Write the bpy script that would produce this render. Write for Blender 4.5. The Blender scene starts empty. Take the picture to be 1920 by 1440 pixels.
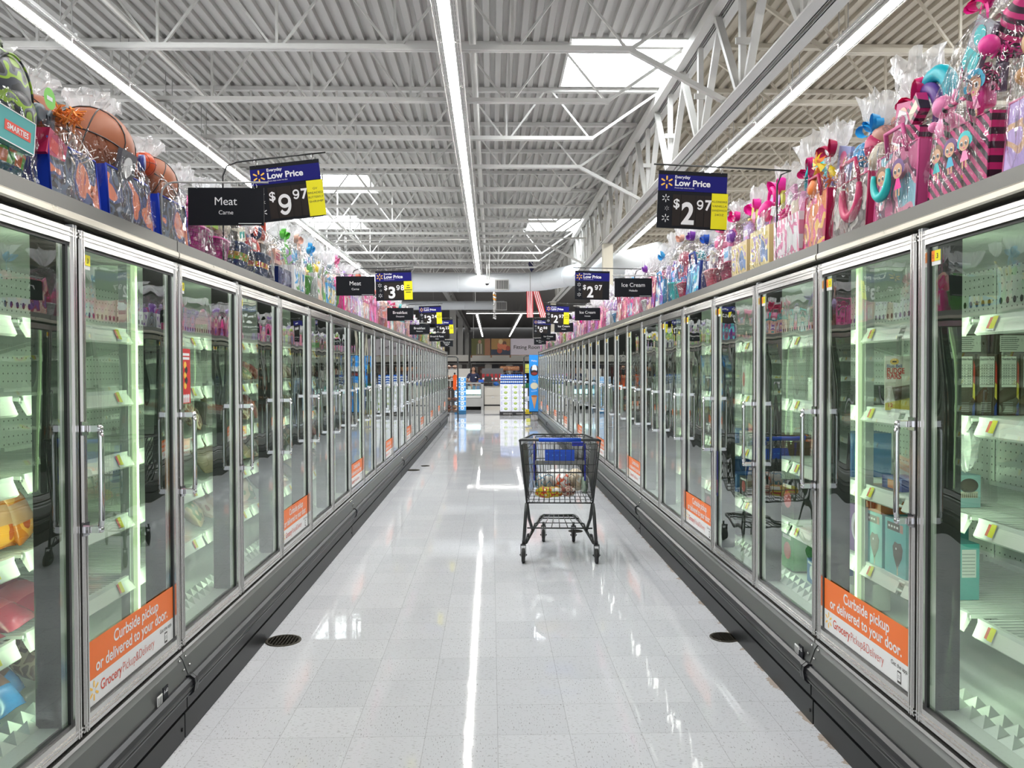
import bpy, math, random
from mathutils import Vector, Matrix, noise
# ------------------------------------------------------------------ scene setup
S = bpy.context.scene
COL = S.collection
PI = math.pi
EYE = 1.5385
cam_d = bpy.data.cameras.new('camera')
cam = bpy.data.objects.new('camera', cam_d); COL.objects.link(cam)
cam_d.sensor_width = 36.0; cam_d.lens = 1503.5 / 1920 * 36.0
cam_d.clip_start = 0.05; cam_d.clip_end = 200
def set_camera(yaw, pitch, roll):
    f = Vector((math.sin(yaw) * math.cos(pitch), math.cos(yaw) * math.cos(pitch), math.sin(pitch)))
    r = Vector((math.cos(yaw), -math.sin(yaw), 0)); u = r.cross(f)
    r2 = math.cos(roll) * r + math.sin(roll) * u; u2 = -math.sin(roll) * r + math.cos(roll) * u
    m = Matrix((r2, u2, -f)).transposed().to_4x4(); m.translation = (0, 0, EYE)
    cam.matrix_world = m
set_camera(.02576, -.01702, -.002767)
S.camera = cam
w = bpy.data.worlds.new('store_air'); S.world = w; w.use_nodes = True
w.node_tree.nodes['Background'].inputs[0].default_value = (.93, .96, 1, 1)
w.node_tree.nodes['Background'].inputs[1].default_value = 1.3
S.view_settings.view_transform = 'Standard'; S.view_settings.look = 'None'
S.view_settings.gamma = 1; S.view_settings.use_curve_mapping = False
S.view_settings.exposure = 0.12
cy = S.cycles
cy.max_bounces = 9; cy.diffuse_bounces = 3; cy.glossy_bounces = 4; cy.transmission_bounces = 3
cy.transparent_max_bounces = 14; cy.caustics_reflective = False; cy.caustics_refractive = False
cy.sample_clamp_indirect = 4; cy.use_denoising = True; cy.use_light_tree = True
TUBE_STRENGTH = 80.0      # ceiling fixtures
SKY_STRENGTH = 22.0        # skylight lenses
LED_STRENGTH = 16.0        # freezer light sticks

# ------------------------------------------------------------------ materials
def nt(name):
    m = bpy.data.materials.new(name); m.use_nodes = True
    t = m.node_tree; b = t.nodes['Principled BSDF']
    return m, t, b
def N(t, kind, **kw):
    n = t.nodes.new(kind)
    for k, v in kw.items():
        if k.startswith('i_'):
            n.inputs[k[2:].replace('_', ' ')].default_value = v
        else: setattr(n, k, v)
    return n
def c4(c): return (c[0], c[1], c[2], 1)
MC = {}
def mat(name, col, rough=.5, metal=0, spec=.5, emit=0, coat=0, alpha=1):
    if name in MC: return MC[name]
    m, t, b = nt(name)
    b.inputs['Base Color'].default_value = c4(col); b.inputs['Roughness'].default_value = rough
    b.inputs['Metallic'].default_value = metal; b.inputs['Specular IOR Level'].default_value = spec
    b.inputs['Coat Weight'].default_value = coat
    if emit:
        b.inputs['Emission Color'].default_value = c4(col); b.inputs['Emission Strength'].default_value = emit
    MC[name] = m; return m
def math_n(t, op, a, b=None):
    n = t.nodes.new('ShaderNodeMath'); n.operation = op
    for i, v in enumerate((a, b)):
        if v is None: continue
        if isinstance(v, (int, float)): n.inputs[i].default_value = v
        else: t.links.new(v, n.inputs[i])
    return n.outputs[0]
def mixc(t, fac, a, b):
    n = t.nodes.new('ShaderNodeMix'); n.data_type = 'RGBA'
    for i, v in ((0, fac), (6, a), (7, b)):
        if isinstance(v, (int, float)): n.inputs[i].default_value = v
        elif isinstance(v, tuple): n.inputs[i].default_value = c4(v)
        else: t.links.new(v, n.inputs[i])
    return n.outputs[2]
def objco(t, scale=(1, 1, 1), rot=(0, 0, 0), which='Object'):
    tc = t.nodes.new('ShaderNodeTexCoord'); mp = t.nodes.new('ShaderNodeMapping')
    mp.inputs['Scale'].default_value = scale; mp.inputs['Rotation'].default_value = rot
    t.links.new(tc.outputs[which], mp.inputs[0]); return mp.outputs[0]
def ramp(t, fac, stops, const=False):
    n = t.nodes.new('ShaderNodeValToRGB'); r = n.color_ramp
    if const: r.interpolation = 'CONSTANT'
    while len(r.elements) < len(stops): r.elements.new(.5)
    for e, (p, c) in zip(r.elements, stops): e.position = p; e.color = c4(c)
    t.links.new(fac, n.inputs[0]); return n.outputs[0]
def noise_t(t, vec, scale, detail=2, rough=.5):
    n = N(t, 'ShaderNodeTexNoise'); n.inputs['Scale'].default_value = scale
    n.inputs['Detail'].default_value = detail; n.inputs['Roughness'].default_value = rough
    t.links.new(vec, n.inputs['Vector']); return n.outputs[0]
def bump(t, b, h, strength, dist=.01):
    n = t.nodes.new('ShaderNodeBump'); n.inputs['Strength'].default_value = strength; n.inputs['Distance'].default_value = dist
    t.links.new(h, n.inputs['Height']); t.links.new(n.outputs[0], b.inputs['Normal']); return n.outputs[0]

def m_floor():
    m, t, b = nt('vinyl_tile'); L = t.links.new
    co = objco(t)
    sep = t.nodes.new('ShaderNodeSeparateXYZ'); L(co, sep.inputs[0])
    T = .3048
    u = math_n(t, 'DIVIDE', math_n(t, 'ADD', sep.outputs[0], .5877 + 30 * T), T)
    v = math_n(t, 'DIVIDE', math_n(t, 'ADD', sep.outputs[1], -3.358 + 60 * T), T)
    iu, iv = math_n(t, 'FLOOR', u), math_n(t, 'FLOOR', v)
    fu, fv = math_n(t, 'FRACT', u), math_n(t, 'FRACT', v)
    du = math_n(t, 'SUBTRACT', .5, math_n(t, 'ABSOLUTE', math_n(t, 'SUBTRACT', fu, .5)))
    dv = math_n(t, 'SUBTRACT', .5, math_n(t, 'ABSOLUTE', math_n(t, 'SUBTRACT', fv, .5)))
    seam = math_n(t, 'LESS_THAN', math_n(t, 'MINIMUM', du, dv), .0045)
    par = math_n(t, 'FRACT', math_n(t, 'MULTIPLY', math_n(t, 'ADD', iu, iv), .5))
    par = math_n(t, 'GREATER_THAN', par, .25)
    def flecks(sx, sy, th):
        cc = objco(t, (sx, sy, 1)); return math_n(t, 'GREATER_THAN', noise_t(t, cc, 1, 2.5, .55), th)
    fa = flecks(48, 170, .632); fb = flecks(170, 48, .632)
    fc = flecks(120, 120, .715)
    fl = math_n(t, 'ADD', math_n(t, 'MULTIPLY', fa, par), math_n(t, 'MULTIPLY', fb, math_n(t, 'SUBTRACT', 1, par)))
    fl = math_n(t, 'MINIMUM', math_n(t, 'ADD', fl, fc), 1)
    wn = N(t, 'ShaderNodeTexWhiteNoise', noise_dimensions='2D')
    cb = t.nodes.new('ShaderNodeCombineXYZ'); L(iu, cb.inputs[0]); L(iv, cb.inputs[1]); L(cb.outputs[0], wn.inputs['Vector'])
    base = mixc(t, wn.outputs[0], (.63, .642, .68), (.70, .71, .745))
    base = mixc(t, math_n(t, 'MULTIPLY', noise_t(t, co, 3.5, 3), .25), base, (.60, .61, .64))
    base = mixc(t, math_n(t, "MULTIPLY", fl, .6), base, (.16, .15, .15))
    base = mixc(t, math_n(t, 'MULTIPLY', seam, .42), base, (.22, .22, .23))
    # yellow-brown staining creeping out from under the right-hand cases
    dx = math_n(t, 'SUBTRACT', 1.415, sep.outputs[0])
    st = math_n(t, 'MULTIPLY', math_n(t, 'LESS_THAN', math_n(t, 'ABSOLUTE', math_n(t, 'SUBTRACT', dx, .0)), math_n(t, 'MULTIPLY', math_n(t, 'SUBTRACT', noise_t(t, co, 9, 4, .7), .38), .22)), .55)
    base = mixc(t, st, base, (.30, .16, .035))
    L(base, b.inputs['Base Color'])
    b.inputs['Roughness'].default_value = .035; b.inputs['IOR'].default_value = 1.52
    b.inputs['Specular IOR Level'].default_value = .5
    h = noise_t(t, co, 7, 2)
    bump(t, b, h, .03, .012)
    return m
def m_glass(name, tint, n=2.2, wav=.0, haze=0):
    m, t, b = nt(name); L = t.links.new
    t.nodes.remove(b); out = t.nodes['Material Output']
    lw = N(t, 'ShaderNodeLayerWeight', i_Blend=.5)
    R = math_n(t, 'ADD', .04, math_n(t, 'MULTIPLY', .96, math_n(t, 'POWER', lw.outputs['Facing'], 5)))
    R = math_n(t, 'DIVIDE', math_n(t, 'MULTIPLY', R, n), math_n(t, 'ADD', 1, math_n(t, 'MULTIPLY', R, n - 1)))
    tr = N(t, 'ShaderNodeBsdfTransparent', i_Color=c4(tint)); gl = N(t, 'ShaderNodeBsdfGlossy', i_Roughness=.0)
    gl.inputs['Color'].default_value = (.93, .97, .95, 1)
    if wav:
        co = objco(t, (1, 1, .55))
        bp = t.nodes.new('ShaderNodeBump'); bp.inputs['Strength'].default_value = 1; bp.inputs['Distance'].default_value = wav
        L(noise_t(t, co, 3.2, 1.0), bp.inputs['Height']); L(bp.outputs[0], gl.inputs['Normal'])
    mx = t.nodes.new('ShaderNodeMixShader'); L(R, mx.inputs[0]); L(tr.outputs[0], mx.inputs[1]); L(gl.outputs[0], mx.inputs[2])
    L(mx.outputs[0], out.inputs[0]); return m
def m_cello(name, tint, milk):
    m, t, b = nt(name); L = t.links.new
    t.nodes.remove(b); out = t.nodes['Material Output']
    co = objco(t, (16, 16, 5))
    bp = t.nodes.new('ShaderNodeBump'); bp.inputs['Strength'].default_value = 1.0; bp.inputs['Distance'].default_value = .06
    h = math_n(t, 'ABSOLUTE', math_n(t, 'SUBTRACT', noise_t(t, co, 1.1, 2, .55), .5)); L(h, bp.inputs['Height'])
    lw = N(t, 'ShaderNodeLayerWeight', i_Blend=.5); L(bp.outputs[0], lw.inputs['Normal'])
    R = math_n(t, 'ADD', .07, math_n(t, 'MULTIPLY', .75, math_n(t, 'POWER', lw.outputs['Facing'], 4)))
    tr = N(t, 'ShaderNodeBsdfTransparent', i_Color=c4(tint)); gl = N(t, 'ShaderNodeBsdfGlossy', i_Roughness=.06)
    L(bp.outputs[0], gl.inputs['Normal'])
    df = N(t, 'ShaderNodeBsdfTranslucent', i_Color=(.95, .95, .96, 1)); d2 = N(t, 'ShaderNodeBsdfDiffuse', i_Color=(.95, .95, .96, 1))
    md = t.nodes.new('ShaderNodeMixShader'); md.inputs[0].default_value = .5; L(df.outputs[0], md.inputs[1]); L(d2.outputs[0], md.inputs[2])
    m1 = t.nodes.new('ShaderNodeMixShader'); m1.inputs[0].default_value = milk; L(tr.outputs[0], m1.inputs[1]); L(md.outputs[0], m1.inputs[2])
    mx = t.nodes.new('ShaderNodeMixShader'); L(R, mx.inputs[0]); L(m1.outputs[0], mx.inputs[1]); L(gl.outputs[0], mx.inputs[2])
    L(mx.outputs[0], out.inputs[0]); return m
def m_metal(name, col, rough, streak=(3, 3, 3), amt=.12, metal=1):
    m, t, b = nt(name)
    n = noise_t(t, objco(t, streak), 3, 4, .6)
    lo = tuple(max(0, c * (1 - amt)) for c in col); hi = tuple(min(1, c * (1 + amt)) for c in col)
    t.links.new(mixc(t, n, lo, hi), b.inputs['Base Color']); b.inputs['Metallic'].default_value = metal
    t.links.new(math_n(t, 'ADD', rough - .02, math_n(t, 'MULTIPLY', n, .04)), b.inputs['Roughness'])
    MC[name] = m; return m
def m_weave(a, bcol, band=None, zb=.1, zt=.15):
    key = 'weave_%s_%s_%s' % (a, bcol, band)
    if key in MC: return MC[key]
    m, t, b = nt('woven_strips'); L = t.links.new
    br = N(t, 'ShaderNodeTexBrick'); tc = t.nodes.new('ShaderNodeTexCoord'); mp = t.nodes.new('ShaderNodeMapping')
    mp.inputs['Rotation'].default_value = (PI / 2, 0, 0)
    L(tc.outputs['Object'], mp.inputs[0]); L(mp.outputs[0], br.inputs['Vector'])
    br.inputs['Scale'].default_value = 14; br.inputs['Brick Width'].default_value = .55; br.inputs['Row Height'].default_value = .26
    br.inputs['Mortar Size'].default_value = .018
    for k, c in (('Color1', a), ('Color2', bcol), ('Mortar', tuple(x * .35 for x in a))): br.inputs[k].default_value = c4(c)
    colr = br.outputs[0]
    if band:
        sp = t.nodes.new('ShaderNodeSeparateXYZ'); L(tc.outputs['Object'], sp.inputs[0])
        inb = math_n(t, 'MULTIPLY', math_n(t, 'GREATER_THAN', sp.outputs[2], zb), math_n(t, 'LESS_THAN', sp.outputs[2], zt))
        w2 = N(t, 'ShaderNodeTexChecker'); w2.inputs['Scale'].default_value = 26; L(tc.outputs['Object'], w2.inputs[0])
        w2.inputs[1].default_value = c4(band[0]); w2.inputs[2].default_value = c4(band[1])
        colr = mixc(t, inb, colr, w2.outputs[0])
    L(colr, b.inputs['Base Color']); b.inputs['Roughness'].default_value = .45
    bump(t, b, br.outputs['Fac'], .5, -.01)
    MC[key] = m; return m
def m_stripe(a, c, scale=9, rot=.8):
    key = 'stripe%s%s%s' % (a, c, scale)
    if key in MC: return MC[key]
    m, t, b = nt('striped_print')
    wv = N(t, 'ShaderNodeTexWave', i_Scale=scale); t.links.new(objco(t, (1, 1, 1), (0, rot, 0)), wv.inputs[0])
    t.links.new(ramp(t, wv.outputs[1], [(0, a), (.5, c)], True), b.inputs['Base Color']); b.inputs['Roughness'].default_value = .4
    MC[key] = m; return m
def m_blotch(cols, scale=9, rough=.45):
    key = 'blotch%s%s' % (cols, scale)
    if key in MC: return MC[key]
    m, t, b = nt('printed_pattern')
    n = noise_t(t, objco(t), scale, 1.2)
    k = len(cols); st = [(0 if i == 0 else .36 + .3 * i / k, c) for i, c in enumerate(cols)]
    t.links.new(ramp(t, n, st, True), b.inputs['Base Color']); b.inputs['Roughness'].default_value = rough
    MC[key] = m; return m
def m_perf():
    m, t, b = nt('perforated_liner'); L = t.links.new
    co = objco(t); sp = t.nodes.new('ShaderNodeSeparateXYZ'); L(co, sp.inputs[0])
    def cell(o, p): return math_n(t, 'ABSOLUTE', math_n(t, 'SUBTRACT', math_n(t, 'FRACT', math_n(t, 'DIVIDE', math_n(t, 'ADD', o, 40), p)), .5))
    d = math_n(t, 'MAXIMUM', cell(sp.outputs[0], .034), cell(sp.outputs[2], .034))
    hole = math_n(t, 'LESS_THAN', d, .10)
    L(mixc(t, hole, (.74, .78, .75), (.07, .09, .08)), b.inputs['Base Color']); b.inputs['Roughness'].default_value = .4
    return m
GRAY = (.30, .29, .275)
M = dict(
    floor=m_floor(), glass=m_glass('door_glass', (.89, .965, .905), 3.0, .0035), cello=m_cello('cellophane', (.975, .975, .98), .0),
    cello_w=m_cello('cellophane_gathered', (.95, .95, .96), .36), perf=m_perf(),
    canopy=m_metal('brushed_canopy', (.19, .186, .176), .42, (1, 1, 1), .08, .55), trim=m_metal('cream_steel_trim', (.66, .62, .53), .28, (2, 2, 2), .08, .8),
    chrome=m_metal('polished_aluminium', (.66, .65, .63), .17, (6, 6, 1), .03, .95), handle=mat('bright_chrome', (.78, .78, .80), .08, 1),
    panel=m_metal('grey_lower_panel', (.17, .175, .175), .32, (1, 1, 6), .05, .5), black=mat('black_plastic', (.012, .012, .013), .35),
    bumper=mat('charcoal_rubber', (.012, .013, .015), .34, spec=.35), kick=mat('dark_kick', (.015, .016, .017), .42, spec=.3), recess=mat('recess_black', (.006, .006, .006), .7),
    mullion=mat('mullion_dark', (.007, .009, .008), .5), shelf=mat('white_enamel', (.78, .82, .78), .35), rail=mat('shelf_rail', (.84, .86, .80), .3),
    led=mat('freezer_led', (.74, 1.0, .66), .5, emit=LED_STRENGTH), ledpost=mat('freezer_light_lens', (.80, 1.0, .62), .5, emit=.5),
    post=mat('light_grey_post', (.55, .60, .57), .4),
    deck=mat('painted_roof_deck', (.43, .42, .40), .6), deck2=mat('warm_lit_roof_deck', (.45, .40, .32), .6), steel=mat('painted_white_steel', (.56, .55, .525), .5), steel2=mat('warm_lit_steel', (.56, .51, .42), .5), galv=mat('galvanised', (.42, .41, .40), .45, .3),  # second deck and steel copies: the right bay's warm lamp light painted in
    sky=mat('skylight_lens', (.90, .96, 1.0), .5, emit=SKY_STRENGTH), tube=mat('led_tube', (1.0, .985, .94), .5, emit=TUBE_STRENGTH),
    house=mat('fixture_white', (.70, .69, .67), .4), duct=mat('white_duct', (.72, .75, .78), .4), wall=mat('store_wall', (.52, .51, .49), .7),
    wht=mat('white_print', (.86, .86, .88), .45), blk=mat('sign_black', (.007, .008, .012), .55, spec=.2), navy=mat('sign_navy', (.008, .008, .15), .55, spec=.2),
    brown=mat('price_card_brown', (.018, .013, .011), .55, spec=.25), yel=mat('tag_yellow', (.86, .78, .0), .5), spark=mat('spark_gold', (.95, .55, .07), .45),
    ink=mat('ink_dark', (.03, .025, .02), .5), orange=mat('sticker_orange', (.86, .17, .015), .4), brick=mat('sticker_brick', (.62, .07, .03), .45),
    stick=mat('sticker_white', (.84, .84, .84), .4), red=mat('label_red', (.75, .06, .03), .45), labor=mat('label_orange', (.9, .25, .03), .45),
    cartm=mat('cart_charcoal', (.05, .053, .055), .38, .35), cartb=mat('cart_blue', (.006, .075, .55), .35), tyre=mat('tyre_black', (.02, .02, .02), .6),
    cream=mat('cabinet_cream', (.50, .47, .42), .5), wood=mat('brown_wood', (.30, .13, .06), .5),
    skin=mat('skin', (.42, .22, .14), .5), hair=mat('hair_black', (.015, .012, .012), .5), cloth=mat('vest_navy', (.015, .02, .06), .7),
)

# ------------------------------------------------------------------ mesh builder
TXT = {}
def text_geo(s, bold=0.0):
    k = (s, bold)
    if k not in TXT:
        cu = bpy.data.curves.new('t', 'FONT'); cu.body = s; cu.size = 1; cu.offset = bold; cu.resolution_u = 5
        cu.fill_mode = 'FRONT'; cu.dimensions = '2D'
        ob = bpy.data.objects.new('t', cu); me = bpy.data.meshes.new_from_object(ob)
        vs = [(v.co.x, v.co.y) for v in me.vertices]; fs = [tuple(p.vertices) for p in me.polygons]
        bpy.data.objects.remove(ob); bpy.data.curves.remove(cu); bpy.data.meshes.remove(me)
        x0 = min(v[0] for v in vs); x1 = max(v[0] for v in vs)
        TXT[k] = ([(v[0] - x0, v[1]) for v in vs], fs, x1 - x0)
    return TXT[k]
class MB:
    def __init__(s): s.v = []; s.f = []; s.m = []; s.sm = []
    def add(s, vs, fs, m=0, smooth=False):
        o = len(s.v); s.v += [tuple(p) for p in vs]
        for f in fs: s.f.append(tuple(i + o for i in f)); s.m.append(m); s.sm.append(smooth)
        return s
    def box(s, a, b, m=0):
        x0, y0, z0 = [min(p, q) for p, q in zip(a, b)]; x1, y1, z1 = [max(p, q) for p, q in zip(a, b)]
        return s.add([(x0, y0, z0), (x1, y0, z0), (x1, y1, z0), (x0, y1, z0), (x0, y0, z1), (x1, y0, z1), (x1, y1, z1), (x0, y1, z1)],
              [(3, 2, 1, 0), (4, 5, 6, 7), (0, 1, 5, 4), (1, 2, 6, 5), (2, 3, 7, 6), (3, 0, 4, 7)], m)
    def bar(s, p, q, wd, h, m=0, up=(0, 0, 1)):
        p, q = Vector(p), Vector(q); d = (q - p).normalized(); u = Vector(up)
        if abs(d.dot(u)) > .95: u = Vector((1, 0, 0))
        r = d.cross(u).normalized(); u = r.cross(d)
        vs = []
        for c in (p, q):
            for a, b in ((-1, -1), (1, -1), (1, 1), (-1, 1)): vs.append(c + r * a * wd / 2 + u * b * h / 2)
        return s.add(vs, [(0, 1, 2, 3)[::-1], (4, 5, 6, 7), (0, 1, 5, 4), (1, 2, 6, 5), (2, 3, 7, 6), (3, 0, 4, 7)], m)
    def tube(s, pts, r, n=6, m=0, closed=False, smooth=True, cap=True):
        pts = [Vector(p) for p in pts]; k = len(pts); rings = []
        nrm = None
        for i, p in enumerate(pts):
            a = pts[(i - 1) % k] if (closed or i > 0) else p; b = pts[(i + 1) % k] if (closed or i < k - 1) else p
            d = (b - a).normalized()
            if nrm is None:
                nrm = d.orthogonal().normalized()
            nrm = (nrm - d * nrm.dot(d)).normalized(); bi = d.cross(nrm)
            rr = r[i] if isinstance(r, (list, tuple)) else r
            rings.append([p + rr * (math.cos(2 * PI * j / n) * nrm + math.sin(2 * PI * j / n) * bi) for j in range(n)])
        vs = [v for g in rings for v in g]; fs = []
        for i in range(k if closed else k - 1):
            o, o2 = i * n, ((i + 1) % k) * n
            for j in range(n): fs.append((o + j, o + (j + 1) % n, o2 + (j + 1) % n, o2 + j))
        if cap and not closed: fs += [tuple(range(n))[::-1], tuple(range((k - 1) * n, k * n))]
        return s.add(vs, fs, m, smooth)
    def lathe(s, prof, n=16, m=0, c=(0, 0, 0), sq=1.0, sy=1.0, smooth=True, axis='z'):
        vs = []; k = len(prof)
        for r, z in prof:
            for j in range(n):
                a = 2 * PI * j / n; cx, sx = math.cos(a), math.sin(a)
                if sq != 1: q = (abs(cx) ** (2 / sq) + 0, abs(sx) ** (2 / sq)); cx = math.copysign(q[0], cx); sx = math.copysign(q[1], sx)
                p = (r * cx, r * sx * sy, z)
                if axis == 'x': p = (z, p[0], p[1])
                if axis == 'y': p = (p[0], z, p[1])
                vs.append((p[0] + c[0], p[1] + c[1], p[2] + c[2]))
        fs = [(i * n + j, i * n + (j + 1) % n, (i + 1) * n + (j + 1) % n, (i + 1) * n + j) for i in range(k - 1) for j in range(n)]
        if prof[0][0] > 1e-6: fs.append(tuple(range(n))[::-1])
        if prof[-1][0] > 1e-6: fs.append(tuple(range((k - 1) * n, k * n)))
        return s.add(vs, fs, m, smooth)
    def ball(s, c, r, m=0, n=14, k=9, sx=1, sy=1, sz=1, jit=0, rng=None):
        vs = []; fs = []
        for i in range(k + 1):
            th = PI * i / k
            for j in range(n):
                ph = 2 * PI * j / n; q = 1 + (rng.uniform(-jit, jit) if jit else 0)
                vs.append((c[0] + r * sx * q * math.sin(th) * math.cos(ph), c[1] + r * sy * q * math.sin(th) * math.sin(ph), c[2] - r * sz * q * math.cos(th)))
        for i in range(k):
            for j in range(n): fs.append((i * n + j, i * n + (j + 1) % n, (i + 1) * n + (j + 1) % n, (i + 1) * n + j))
        return s.add(vs, fs, m, not jit)
    def prism(s, prof, x0, x1, m=0, smooth=False):          # (y,z) profile pushed along x
        k = len(prof); vs = [(x0, y, z) for y, z in prof] + [(x1, y, z) for y, z in prof]
        fs = [(i, (i + 1) % k, k + (i + 1) % k, k + i) for i in range(k)] + [tuple(range(k))[::-1], tuple(range(k, 2 * k))]
        return s.add(vs, fs, m, smooth)
    def poly(s, pts, m=0): return s.add(pts, [tuple(range(len(pts)))], m)
    def text(s, st, size, o, m=0, R=(1, 0, 0), U=(0, 0, 1), align='c', bold=0.0, sx=1.0, width=None):
        vs, fs, wd = text_geo(st, bold); o, R, U = Vector(o), Vector(R), Vector(U)
        if width: sx = width / (wd * size)
        dx = {'l': 0, 'c': wd / 2, 'r': wd}[align]
        return s.add([o + R * (x - dx) * size * sx + U * y * size for x, y in vs], fs, m)
    def digit(s, ch, size, o, m=0, width=.06, R=(1, 0, 0), U=(0, 0, 1)):
        if ch not in '69': return s.text(ch, size, o, m, R, U, bold=.03, width=width)
        o, R, U = Vector(o), Vector(R), Vector(U); H_ = .70 * size; k = width / .56; q = H_ / .70
        def T(x, y, lift=0):
            if ch == '9': x, y = .56 - x, .70 - y
            return o + R * (x - .28) * k + U * y * q + R.cross(U) * lift
        def ring(cx, cy, rx, ry, a0, a1, th, n, lift=0):
            P_ = [a0 + (a1 - a0) * i / n for i in range(n + 1)]
            vs = [T(cx + (rx + e) * math.cos(a), cy + (ry + e) * math.sin(a), lift) for a in P_ for e in (-th, th)]
            s.add(vs, [(2 * i, 2 * i + 1, 2 * i + 3, 2 * i + 2) for i in range(n)], m)
        ring(.28, .235, .215, .175, 0, 2 * PI, .058, 30); ring(.30, .335, .235, .305, .75, 3.55, .058, 22, .0004)
        return s
    def spark(s, o, r, m=0, R=(1, 0, 0), U=(0, 0, 1), wd=.17):
        o, R, U = Vector(o), Vector(R), Vector(U)
        for i in range(6):
            a = PI / 2 + i * PI / 3; d = R * math.cos(a) + U * math.sin(a); q = R * -math.sin(a) + U * math.cos(a)
            P = [(.34, -.6), (.42, -.85), (.9, -1), (1, -.6), (1, .6), (.9, 1), (.42, .85), (.34, .6)]
            s.poly([o + d * x * r + q * y * wd * r * .75 for x, y in P], m)
        return s
    def disc(s, o, r, m=0, R=(1, 0, 0), U=(0, 0, 1), n=16, ry=1):
        o, R, U = Vector(o), Vector(R), Vector(U)
        return s.poly([o + R * r * math.cos(2 * PI * i / n) + U * r * ry * math.sin(2 * PI * i / n) for i in range(n)], m)
    def xf(s, M4, a=0):
        s.v = s.v[:a] + [tuple(M4 @ Vector(p)) for p in s.v[a:]]; return s
    def mesh(s, name, mats):
        me = bpy.data.meshes.new(name); me.from_pydata(s.v, [], s.f)
        for m_ in mats: me.materials.append(m_)
        me.polygons.foreach_set('material_index', s.m); me.polygons.foreach_set('use_smooth', s.sm)
        me.update(); return me
    def build(s, name, mats, parent=None, loc=None):
        if not isinstance(mats, (list, tuple)): mats = [mats]
        o = bpy.data.objects.new(name, s.mesh(name, mats)); COL.objects.link(o)
        if parent: o.parent = parent
        if loc: o.location = loc
        return o
def tag(o, label, cat, group=None):
    o['label'] = label; o['category'] = cat
    if group: o['group'] = group
    return o
def thing(name, label, cat, loc=(0, 0, 0), rz=0, group=None):
    o = bpy.data.objects.new(name, None); COL.objects.link(o); o.location = loc; o.rotation_euler = (0, 0, rz)
    o.empty_display_size = .05
    return tag(o, label, cat, group)
def struct(o): o['kind'] = 'structure'; return o
def copy_tree(o, parent=None):
    c = o.copy(); COL.objects.link(c); c.parent = parent
    for ch in o.children: copy_tree(ch, c)
    return c
ORD = 'first second third fourth fifth sixth seventh eighth ninth tenth eleventh twelfth thirteenth fourteenth fifteenth sixteenth seventeenth eighteenth nineteenth twentieth'.split()
def ordn(i):
    if i <= 20: return ORD[i - 1]
    te = {2: 'twenty', 3: 'thirty', 4: 'forty', 5: 'fifty', 6: 'sixty'}[i // 10]
    return te + '-' + ORD[i % 10 - 1] if i % 10 else te[:-1] + 'ieth'

# ------------------------------------------------------------------ room shell
YB, YE, XW = -7.0, 76.0, 17.0
DECK = 5.578
struct(MB().box((-XW, YB, -.1), (XW, YE, 0)).build('floor', M['floor']))
SKYL = [(1.0, 2.42, 9.80, 11.42), (-4.15, -2.55, 16.65, 18.30), (1.02, 2.42, 21.35, 23.2), (-5.1, -3.5, 21.0, 22.7), (-4.15, -2.55, 5.2, 6.8), (5.6, 7.2, 7.0, 8.6), (-9.6, -8.0, 9.9, 11.5), (7.6, 9.2, 15, 16.6)]
def deck():
    mb = MB(); p = .1524; n = int(2 * XW / p)
    for i in range(n):
        x = -XW + i * p
        cuts = sorted([(a[2], a[3]) for a in SKYL if a[0] - .02 < x + p / 2 < a[1] + .02])
        y = YB; spans = []
        for c in cuts: spans.append((y, c[0])); y = c[1]
        spans.append((y, 31.0))
        for a, b in spans:
            P = [(x, .0), (x + .07, 0), (x + .085, .045), (x + .137, .045), (x + p, 0)]
            vs = [(q[0], yy, DECK + q[1]) for yy in (a, b) for q in P]
            mb.add(vs, [(k, k + 5, k + 6, k + 1) for k in range(4)], 1 if x > 2.5 else 0)  # right bay's deck gets the copy tinted for warm lamp light
    mb.box((-XW, YB, DECK + .06), (XW, YB + .05, DECK + .1))
    struct(mb.build('ceiling', [M['deck'], M['deck2']]))
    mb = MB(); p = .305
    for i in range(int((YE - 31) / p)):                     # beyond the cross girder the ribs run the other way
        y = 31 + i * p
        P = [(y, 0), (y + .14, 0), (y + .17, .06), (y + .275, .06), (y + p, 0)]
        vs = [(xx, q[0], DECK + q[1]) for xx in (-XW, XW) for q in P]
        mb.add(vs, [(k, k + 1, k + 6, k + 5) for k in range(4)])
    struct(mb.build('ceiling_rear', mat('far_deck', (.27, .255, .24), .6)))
    for i, a in enumerate(SKYL):
        mb = MB(); z = DECK + .22
        mb.poly([(a[0], a[2], z), (a[1], a[2], z), (a[1], a[3], z), (a[0], a[3], z)], 0)
        for q in ((a[0] - .03, a[2] - .03, a[1] + .03, a[2]), (a[0] - .03, a[3], a[1] + .03, a[3] + .03), (a[0] - .03, a[2], a[0], a[3]), (a[1], a[2], a[1] + .03, a[3])):
            mb.box((q[0], q[1], DECK - .015), (q[2], q[3], z + .01), 1)
        o = struct(mb.build('window_%d' % (i + 1), [M['sky'], M['steel']]))
deck()
for nm, a, b in (('wall_left', (-XW - .2, YB, 0), (-XW, YE, DECK + .3)), ('wall_right', (XW, YB, 0), (XW + .2, YE, DECK + .3)), ('wall_back', (-XW, YE, 0), (XW, YE + .2, DECK + .3))):
    struct(MB().box(a, b).build(nm, M['wall']))

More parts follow.
